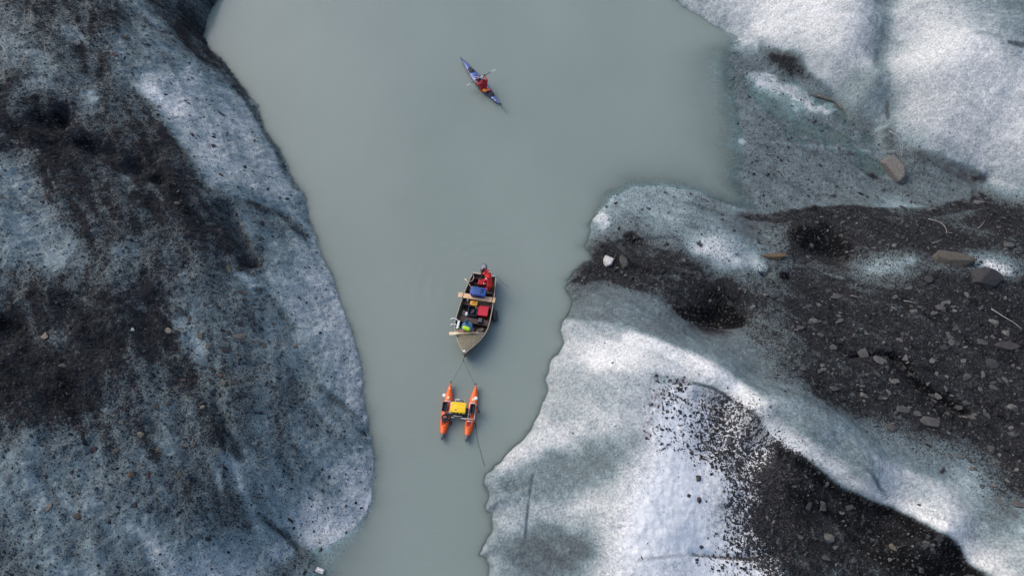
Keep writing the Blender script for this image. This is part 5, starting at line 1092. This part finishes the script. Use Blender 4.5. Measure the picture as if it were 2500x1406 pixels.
# ================================================================== THE TWIN-HULL RAFT
def px5(X_, Y_, z=0.0): return Vector(at(1050 + X_ / 8.271, 920 + Y_ / 8.271, z))
def make_raft():
    cc = (px5(420, 120, .2) + px5(235, 1265, .2) + px5(935, 160, .2) + px5(725, 1300, .2)) / 4; cc.z = 0
    a = px5(420, 120, .2) - px5(235, 1265, .2); rz = math.atan2(a.y, a.x) - math.pi / 2; Ri = Matrix.Rotation(-rz, 3, 'Z')
    root = empty('raft', cc, rz, 'towed raft of two orange kayak hulls joined by an aluminium frame', 'raft')
    def lp(X_, Y_, z): return Ri @ (px5(X_, Y_, z) - cc)
    for k, (b0, s0) in enumerate((((420, 120), (235, 1265)), ((935, 160), (725, 1300)))):
        B = lp(*b0, .2); S_ = lp(*s0, .2); L_ = (B - S_).length; d = (B - S_).normalized(); n = V3(d.y, -d.x, 0); mid = (B + S_) / 2; mid.z = 0
        def ring(t, kx=1.0):    # t 0 (stern) .. 1 (bow)
            tt = (2 * t - .92) / 1.07 if t > .46 else abs(2 * t - .92); w_ = .225 * max(0.07, 1 - min(1, tt) ** (2.7 if t > .46 else 2.1)) * kx; hz = .10 + .10 * (1 - min(1, tt) ** 3); c = mid + d * (t - .5) * L_; lift = .13 * abs(2 * t - 1) ** 3
            return [c + n * (w_ * math.cos(q)) + V3(0, 0, (.10 + lift) + (hz * (.95 if math.sin(q) > 0 else .9)) * math.copysign(abs(math.sin(q)) ** .75, math.sin(q))) for q in [2 * math.pi * i / 20 for i in range(20)]]
        h = MB().loft([ring(t) for t in np.linspace(.095, 1, 36)]).build('pontoon', M['orange'], root, True)
        MB().loft([ring(t, 1.0) for t in np.linspace(0, .098, 6)]).build('tail_tip', M['tipgrey'], h, True)
        top = lambda t, w_=0, dz=0: mid + d * (t - .5) * L_ + n * w_ + V3(0, 0, .10 + .13 * abs(2 * t - 1) ** 3 + (.10 + .10 * (1 - min(1, abs(2 * t - .92)) ** 3)) * .95 + dz)
        # moulded footwell at the tail half: raised lip, flat dark slab painting the shaded pit
        t0, t1 = .235, .315
        lip = [top(.20, 0, .0), top(.25, .10, 0), top(.33, .115, 0), top(.345, 0, 0), top(.33, -.115, 0), top(.25, -.10, 0)]
        MB().tube(smooth_path(lip + [lip[0]], 4), .022, 6).build('footwell_lip', M['orange'], h, True)
        b = MB(); c = top(.285, 0, -.0); 
        b.loft([[c + d * y + n * x + V3(0, 0, z) for x, y in ((-.07, -.10), (.07, -.10), (.085, .10), (-.085, .10))] for z in (-.02, .012)]); b.build('footwell', M['dred'], h)
        b = MB(); c = top(.60, 0, .0); b.loft([[c + d * y + n * x + V3(0, 0, z) for x, y in ((-.11, -.32), (.11, -.32), (.12, .10), (-.12, .10))] for z in (-.03, .014)]); b.build('seat_well', M['oshade'], h)
        for q in (.72,): 
            b = MB(); c = top(q, 0, .006); b.loft([[c + d * y + n * x + V3(0, 0, z) for x, y in ((-.055, -.06), (.055, -.06), (.055, .06), (-.055, .06))] for z in (-.02, .008)]); b.build('sticker', M['sticker'], h)
        if k == 0: b = MB(); c = top(.885, .005, .004); b.loft([[c + d * y + n * x + V3(0, 0, z) for x, y in ((-.022, -.05), (.022, -.03), (.022, .04), (-.022, .04))] for z in (-.02, .008)]); b.build('sticker', M['sticker'], h)
        MB().tube([top(.985, 0, .02), top(1.0, 0, .05), top(1.015, .01, .0)], .016, 6).build('bow_eye', M['black'], h, True)
        MB().cyl(tuple(top(.02, 0, -.05)), .022, .06, 8).build('drain_plug', M['black'], h)
        # deck frame over this pontoon
        X0, X1, Ya, Yb = ((305, 418, 482, 720), (800, 925, 530, 860))[k]
        z = .37; F = [lp(X0 + 5, Ya + 15, z), lp(X0 + 40, Ya, z + .02), lp(X1 - 15, Ya + 5, z), lp(X1, Ya + 40, z), lp(X1 - 35, Yb, z), lp(X0 - 40, Yb - 10, z)]
        MB().tube(F, .017, 8, True).build('deck_frame', M['alu'], root, True)
        for yy in (Ya + 20,): MB().box(lp((X0 + X1) / 2 - 4, yy - 15, .36), (.19, .06, .05), None, .01).build('clamp', M['alu'], root)
    # cross beams
    for (x0, y0, x1, y1, r_) in ((405, 610, 820, 640, .018), (340, 715, 820, 757, .022), (420, 812, 485, 818, .024), (620, 835, 880, 852, .024), (735, 892, 875, 900, .02), (500, 450, 695, 462, .018), (475, 780, 650, 795, .020)):
        MB().tube([lp(x0, y0, .36), lp(x1, y1, .36)], r_, 8).build('cross_beam', M['alu'], root, True)
    for x in (510, 690): MB().tube([lp(x, 452, .36), lp(x, 720, .37)], .015, 6).build('side_beam', M['alu'], root, True)
    MB().tube([lp(390, 905, .30), lp(720, 905, .28)], .012, 6)
    MB().box(lp(735, 700, .34), (.14, .34, .10), None, .02).build('junction_box', M['navy'], root)
    MB().box(lp(560, 770, .33), (1.1, .14, .05), None, .01).build('deck_board', M['dark'], root)
    MB().tube(smooth_path([lp(590, 495, .40), lp(620, 465, .47), lp(650, 470, .45), lp(690, 500, .40), (lp(640, 500, .38))], 5), .016, 6).build('cable', M['navy'], root, True)
    MB().tube(smooth_path([lp(935, 590, .35), lp(960, 630, .42), lp(985, 690, .40), lp(993, 715, .35)], 4), [.03] * 5 + [.04] * 8, 8).build('paddle_clip', M['black'], root, True)
    MB().tube(smooth_path([lp(205, 900, .25), lp(215, 860, .3), lp(240, 800, .3), lp(245, 740, .33)], 4), .010, 6).build('lashing', M['rope'], root, True)
    MB().tube(smooth_path([lp(890, 895, .25), lp(905, 930, .2), lp(918, 975, .12), lp(920, 1020, .05)], 4), .022, 6).build('rope_float', M['black'], root, True)
    # antennas: white discs on little masts
    for (x, y, fx, fy) in ((285, 372, 296, 470), (925, 432, 905, 520)):
        p = lp(x, y, .62); q = lp(fx, fy, .36); o = MB().tube([q, q + V3(0, 0, .1), p - V3(0, 0, .06), p - V3(0, 0, .01)], .012, 6).build('antenna_mast', M['sticker'], root, True)
        dsc = MB(); dsc.tube([p, p + V3(0, 0, .015), p + V3(0, 0, .04), p + V3(0, 0, .055)], [.072, .085, .08, .045], 24); da = dsc.build('antenna_disc', M['white'], o, ang=30); MB().tube([p + V3(.035 * math.cos(t), .035 * math.sin(t), .057) for t in [2 * math.pi * i / 14 for i in range(14)]], .004, 4, True)
    return root, lp, cc, rz
raft, rl, rc, rrz = make_raft()
def rthing(name, X_, Y_, z, label, cat, grp=None, rz=0): p = px5(X_, Y_, z); return empty(name, (p.x, p.y, z), rrz + rz, label, cat, grp)
t = rthing('equipment_case', 577, 655, .38, 'bright yellow hard case riding in the middle of the raft', 'case', rz=R(3)); t.location.z = .38; t.rotation_euler.z = math.atan2((px5(725, 545, .6) - px5(450, 520, .6)).y, (px5(725, 545, .6) - px5(450, 520, .6)).x)
b = MB(); b.box((0, 0, .12), (.68, .46, .24), None, .03, .95); cb = b.build('case_body', M['yellow'], t, ang=35); b = MB(); b.box((0, 0, .265), (.72, .50, .08), None, .028); ld = b.build('lid', M['yellow'], t, ang=35)
b = MB()
for s_ in (-1, 1): b.box((s_ * .30, 0, .307), (.06, .40, .016), None, .006)
b.box((0, .2, .307), (.5, .04, .016), None, .006); b.build('lid_ridge', M['yellow'], ld)
for q in (-.17, .17, .0): MB().box((q, -.255, .20), (.07, .03, .09), None, .008).build('latch', M['black'], t)
for i in range(2): MB().box((-.10, -.12 - .035 * i, .3062), (.11, .016, .003)).build('marking', M['dark'], ld)
for k, (x, y) in enumerate(((300, 612), (862, 655))):
    t = rthing('tray', x, y, .385, ('black open tray on the left hull of the raft', 'black open tray on the right hull of the raft')[k], 'tray', 'black trays on the raft'); tub(t, .21, .44, .12, M['black'], .012, .01, .92, 'tray_body')
    tb = MB(); tb.box((0, 0, .02), (.16, .38, .012)); tb.build('mat', M['dark'], t)
t = rthing('rope_coil', 325, 832, .34, 'fat black coil of rope and hose on the left hull of the raft', 'rope'); b = MB()
for k in range(5): b.tube([((.20 - .018 * (k % 3)) * math.cos(q) + .01 * math.sin(k * 3), (.17 - .018 * (k % 3)) * math.sin(q), .03 + .026 * k + .01 * math.sin(3 * q + k)) for q in [2 * math.pi * i / 26 for i in range(26)]], .024, 6, True)
b.build('coil', M['rubber'], t, True); b = MB(); b.ball((0, 0, .06), (.10, .08, .07), 14); hb = b.build('hub', M['dark'], t, True); b = MB()
for i in range(3): b.box((-.01, .03 - .035 * i, .128), (.11, .014, .008))
b.build('clip', M['grey'], t)
t = rthing('ring_float', 415, 925, .12, 'small black rubber ring hanging beside the left hull', 'ring'); b = MB(); b.tube([(.055 * math.cos(q), .055 * math.sin(q), 0) for q in [2 * math.pi * i / 18 for i in range(18)]], .022, 8, True); b.build('ring_body', M['rubber'], t, True); MB().tube([(-.05, .03, 0), (-.12, .1, .1)], .008, 5).build('cord', M['drope'], t, True)
# tow bridle and trailing line
def rope(pts, r, label, key='drope', name='rope', knots=()):
    o0 = Vector(pts[0]); o = MB().tube(smooth_path([Vector(p) - o0 for p in pts], 6), r, 6).build(name, M[key], None, True); o.location = o0
    return tag(o, label, 'rope')
bt = bw((0, hl + .10, .58)); J0 = Vector(at(1132, 880, .35)); K1 = Vector(at(1101, 934, .28)); K2 = Vector(at(1159, 937, .30))
root = empty('tow_bridle', J0, 0, 'thin dark Y-shaped tow rope between the skiff bow and both raft hulls', 'rope')
MB().tube(smooth_path([bt - J0, (bt + J0) / 2 - J0 - V3(0, 0, .03), V3(0, 0, 0)], 5), .010, 6).build('tow_line', M['drope'], root, True)
for K in (K1, K2): MB().tube(smooth_path([V3(0, 0, 0), (K - J0) * .5 - V3(0, 0, .05), K - J0], 6), .0075, 6).build('bridle_leg', M['drope'], root, True); MB().ball(K - J0, (.03, .04, .03), 8).build('knot', M['black'], root, True)
MB().ball((0, 0, 0), (.028, .05, .028), 8).build('knot', M['black'], root, True)
rope([at(1160, 1035, .22), at(1161, 1042, .10), at(1163, 1055, .02), at(1166, 1075, .012), at(1169, 1088, .012), at(1173, 1100, .012), at(1176, 1115, .012), at(1181, 1130, .012), at(1183, 1137, .012)], .008, 'loose dark line trailing behind the right hull of the raft')
rope([at(1209, 672, .55), at(1216, 678, .3), at(1224, 686, .03), at(1232, 693, .012), at(1243, 701, .012)], .006, 'thin grey line trailing in the water from the right stern corner of the skiff')

# ================================================================== THE KAYAK
def px6(X_, Y_, z=0.0): return Vector(at(1100 + X_ / 8.271, 120 + Y_ / 8.271, z))
def make_kayak():
    Bo = px6(200, 175, .25); St = px6(990, 1130, .2); c = (Bo + St) / 2; c.z = 0; d = Bo - St; d.z = 0; L_ = d.length; print('kayak length', L_)
    rz = math.atan2(d.y, d.x) - math.pi / 2; root = empty('kayak', c, rz, 'slim blue sea kayak with black hatches and rudder, alone in the upper channel', 'kayak')
    def hw(t): return .29 * max(.025, (1 - abs(2 * t - .97) ** 1.75)) if abs(2 * t - .97) < 1 else .008
    def dz(t): return .17 + .13 * abs(2 * t - 1) ** 3
    def ring(t, top=True):
        y = (t - .5) * L_; w_ = hw(t); z1 = dz(t); kl = -.10 + .26 * abs(2 * t - 1) ** 4; pk = z1 + .07 * min(1, w_ / .2) + (.02 if t > .5 else 0)
        if top: return [(-w_, y, z1), (-w_ * .55, y, z1 * .35 + pk * .65), (0, y, pk), (w_ * .55, y, z1 * .35 + pk * .65), (w_, y, z1)]
        return [(-w_, y, z1 - .004), (-w_ * .85, y, z1 * .4 + kl * .6), (-w_ * .4, y, kl + .03), (0, y, kl), (w_ * .4, y, kl + .03), (w_ * .85, y, z1 * .4 + kl * .6), (w_, y, z1 - .004)]
    ts = np.linspace(0, 1, 41)
    MB().loft([ring(t, False) for t in ts], False, False).build('hull', M['kdark'], root, True)
    dk = MB().loft([ring(t) for t in ts], False, False).build('deck', M['kblue'], root, True)
    b = MB()
    for s_ in (-1, 1): b.tube([(s_ * hw(t), (t - .5) * L_, dz(t)) for t in ts], .012, 6)
    b.build('seam', M['kdark'], root, True)
    def topz(t): return dz(t) + .07 * min(1, hw(t) / .2) + (.02 if t > .5 else 0)
    Ri = Matrix.Rotation(-rz, 3, 'Z')
    def lk(X_, Y_, z): return Ri @ (px6(X_, Y_, z) - c)
    def oval(y, rx, ry, name, rim):
        t = y / L_ + .5; z = topz(t); k = MB().tube([(rx * math.cos(a), y + ry * math.sin(a), z + .012 - .035 * abs(math.cos(a)) ** 2) for a in [2 * math.pi * i / 26 for i in range(26)]], rim, 8, True).build(name, M['black'], root, True); return t, z, k
    for (x, y, rx, ry) in ((400, 432, .17, .22), (790, 908, .19, .28)):
        yy = lk(x, y, .27).y; t, z, o = oval(yy, rx, ry, 'hatch', .022)
        rr = [[(rx * k * math.cos(a), yy + ry * k * math.sin(a), z + hz - .03 * abs(math.cos(a) * k) ** 2) for a in [2 * math.pi * i / 26 for i in range(26)]] for k, hz in ((.98, .0), (.95, .022), (.6, .03), (.1, .032))]
        MB().loft(rr).build('hatch_cover', M['dark'], o, True)
        MB().tube([(-rx * .8, yy, z + .022), (0, yy + .02, z + .045), (rx * .8, yy, z + .022)], .012, 6).build('strap', M['grey'], o)
    yc = lk(620, 690, .27).y; t, z, o = oval(yc, .22, .40, 'cockpit_coaming', .02)
    rr = [[(.21 * k * math.cos(a), yc + .39 * k * math.sin(a), z + hz) for a in [2 * math.pi * i / 26 for i in range(26)]] for k, hz in ((.98, .0), (.6, .03), (.1, .05))]; MB().loft(rr, True, True).build('spray_skirt', M['dark'], o, True)
    b = MB()      # deck lines
    for y0, y1 in ((yc + .55, yc + .95), (yc - .62, yc - .95)):
        for s_ in (-1, 1):
            t0 = y0 / L_ + .5; t1 = y1 / L_ + .5; b.tube([(s_ * hw(t0) * .75, y0, topz(t0) + .0), (-s_ * hw(t1) * .0, (y0 + y1) / 2, topz((t0 + t1) / 2) + .012), (-s_ * hw(t1) * .75, y1, topz(t1) - .0)], .010, 5)
    for s_ in (-1, 1): b.tube([(s_ * hw(t) * .8, (t - .5) * L_, dz(t) + .04) for t in np.linspace(.66, .96, 8)], .008, 5); b.tube([(s_ * hw(t) * .8, (t - .5) * L_, dz(t) + .04) for t in np.linspace(.04, .24, 6)], .008, 5)
    b.build('deck_line', M['kdark'], root, True)
    for (x, y, w_) in ((845, 975, .06), (900, 1040, .05), (490, 598, .06), (513, 555, .05)): p = lk(x, y, .3); MB().box((p.x, p.y, topz(p.y / L_ + .5) + .004), (w_, w_ * 1.4, .012), None, .003).build('sticker', M['white'], dk)
    MB().ball((0, .5 * L_ - .03, dz(1) + .01), (.025, .05, .03), 10).build('bow_toggle', M['black'], root, True)
    b = MB(); yr = -.5 * L_; b.box((0, yr - .02, dz(0) + .02), (.10, .14, .05), None, .012); b.box((.02, yr - .25, dz(0) - .02), (.022, .42, .13), Euler((.15, 0, R(-28))), .008); b.build('rudder', M['black'], root)
    return root, c, rz, Ri, lk, topz, L_
kayak, kc, krz, kRi, lk, ktop, kL = make_kayak()
# paddler (faces the bow = kayak +y)
so_ = px6(680, 760, .25); so2 = Vector((so_.x, so_.y, 0)); Rk = Matrix.Rotation(-krz, 3, 'Z')
def kp(X_, Y_, z): return Rk @ (px6(X_, Y_, z) - so2)
pel = kp(672, 800, .33); pel.x = 0 if abs(pel.x) > .2 else pel.x; che = kp(665, 700, .68); nek = kp(650, 640, .88); hea = kp(643, 588, 1.03)
print('kayaker', pel, che, nek, hea)
shL = che + V3(-.19, 0, .09); shR = che + V3(.19, 0, .09)
# paddle line
PA = px6(905, 418, .75); PB = px6(325, 742, .42)
gR = PA.lerp(PB, .38); gL = PA.lerp(PB, .66)
gR = Rk @ (gR - so2); gL = Rk @ (gL - so2); print('grips', gL, gR)
pdir = (gR - gL).normalized()
def wrist(g, e): d_ = (g - e).normalized(); return g - d_ * .10 + V3(0, 0, .02), d_
eL = shL + V3(-.10, .14, -.17); eR = shR + V3(.13, .13, -.08)
wL, dL = wrist(gL, eL); wR, dR = wrist(gR, eR)
J = dict(pelvis=pel, chest=che, neck=nek, head=hea, shL=shL, shR=shR, hipL=pel + V3(-.09, 0, 0), hipR=pel + V3(.09, 0, 0), elL=eL, elR=eR, wrL=wL, wrR=wR,
         knL=pel + V3(-.12, .42, .0), knR=pel + V3(.12, .42, .0), anL=pel + V3(-.10, .80, -.12), anR=pel + V3(.10, .80, -.12), toeL=pel + V3(-.08, .86, -.04), toeR=pel + V3(.08, .86, -.04))
J['knL'].z = .24; J['knR'].z = .24; J['anL'].z = .12; J['anR'].z = .12; J['toeL'].z = .17; J['toeR'].z = .17
for q in ('hipL', 'hipR', 'pelvis'): J[q] = Vector((J[q].x, J[q].y, .26))
pr, g, _ = person(so2, krz, 'kayaker in crimson jacket and grey hat paddling the blue kayak', J, (0, .98, -.2), (0, .2, .98), dict(jacket='jred', trousers='dark', hat='ghat', gloves='dark', brim=0), dict(L=(dL, V3(0, -.2, -1), 1.3), R=(dR, V3(0, -.2, -1), 1.3)))
band_ring(J['pelvis'].lerp(che, .35), che - J['pelvis'], .21, .165, 'waist_belt', M['orf'], pr, .014, .028)
t = empty('kayak_paddle', (PA + PB) / 2, 0, 'black shafted double-bladed paddle held across the blue kayak', 'paddle'); q0 = (PA + PB) / 2; dd = (PA - PB).normalized(); LL = (PA - PB).length
MB().tube([dd * -LL * .34, dd * LL * .34], .017, 10).build('shaft', M['black'], t, True)
for s_, tw in ((1, V3(0, 0, 1)), (-1, V3(.3, .5, .8))):
    sdv = dd.cross(tw).normalized(); nn = sdv.cross(dd).normalized(); rr = []
    for k, w_ in ((.335, .016), (.37, .045), (.41, .08), (.46, .09), (.49, .07), (.5, .03)): rr.append([dd * s_ * LL * k + sdv * w_ * c_ + nn * (.006 * q_) for c_, q_ in ((-1, -1), (1, -1), (1, 1), (-1, 1))])
    MB().loft(rr).build('blade', M['blade'], t)
def kthing(name, X_, Y_, z, label, cat): p = px6(X_, Y_, z); return empty(name, (p.x, p.y, z), krz, label, cat)
t = kthing('dry_bag', 694, 862, .33, 'orange dry bag on the rear deck directly behind the kayaker', 'bag'); b = MB(); b.capsule((-.05, .03, .07), .085, (.06, -.03, .07), .09); b.build('bag_body', M['orf'], t, True); MB().tube([(-.12, .06, .10), (-.17, .09, .12)], [.04, .015], 8).build('roll_top', M['orf'], t, True)
t = kthing('throw_rope', 772, 832, .36, 'coiled pink and red throw rope on the rear deck by the orange bag', 'rope'); b = MB()
for k in range(4): b.tube([((.10 - .024 * k) * math.cos(q), (.10 - .024 * k) * math.sin(q), .05 + .02 * k) for q in [2 * math.pi * i / 22 for i in range(22)]], .015, 6, True)
b.build('coil', M['pink'], t, True); b = MB(); b.ball((0, 0, .02), (.15, .13, .06), 16); b.build('pouch', M['jred'], t, True)
t = kthing('deck_bag', 560, 590, .34, 'dark red map case strapped on the foredeck before the kayaker', 'bag'); b = MB(); b.box((0, 0, .03), (.20, .26, .07), None, .02); b.build('bag_body', M['dred'], t, ang=35); MB().box((.02, 0, .069), (.12, .16, .006)).build('map', M['grey'], t); MB().tube([(-.12, .1, .02), (0, .1, .075), (.12, .1, .02)], .010, 5).build('strap', M['black'], t)
# floating debris at the lower left tip
p = at(782, 1392, .0); t = empty('ice_chunk', (p[0], p[1], .0), R(-20), 'small silvery white ice chunk floating off the lower left tip', 'ice'); b = MB(); b.box((0, 0, .03), (.36, .20, .14), Euler((.1, .05, 0)), .03); b.build('chunk', MS['pale'], t); b = MB(); b.box((.02, .02, .10), (.26, .05, .04), None, .012); b.build('ridge', M['white'], t)
print('objects', len(bpy.data.objects))
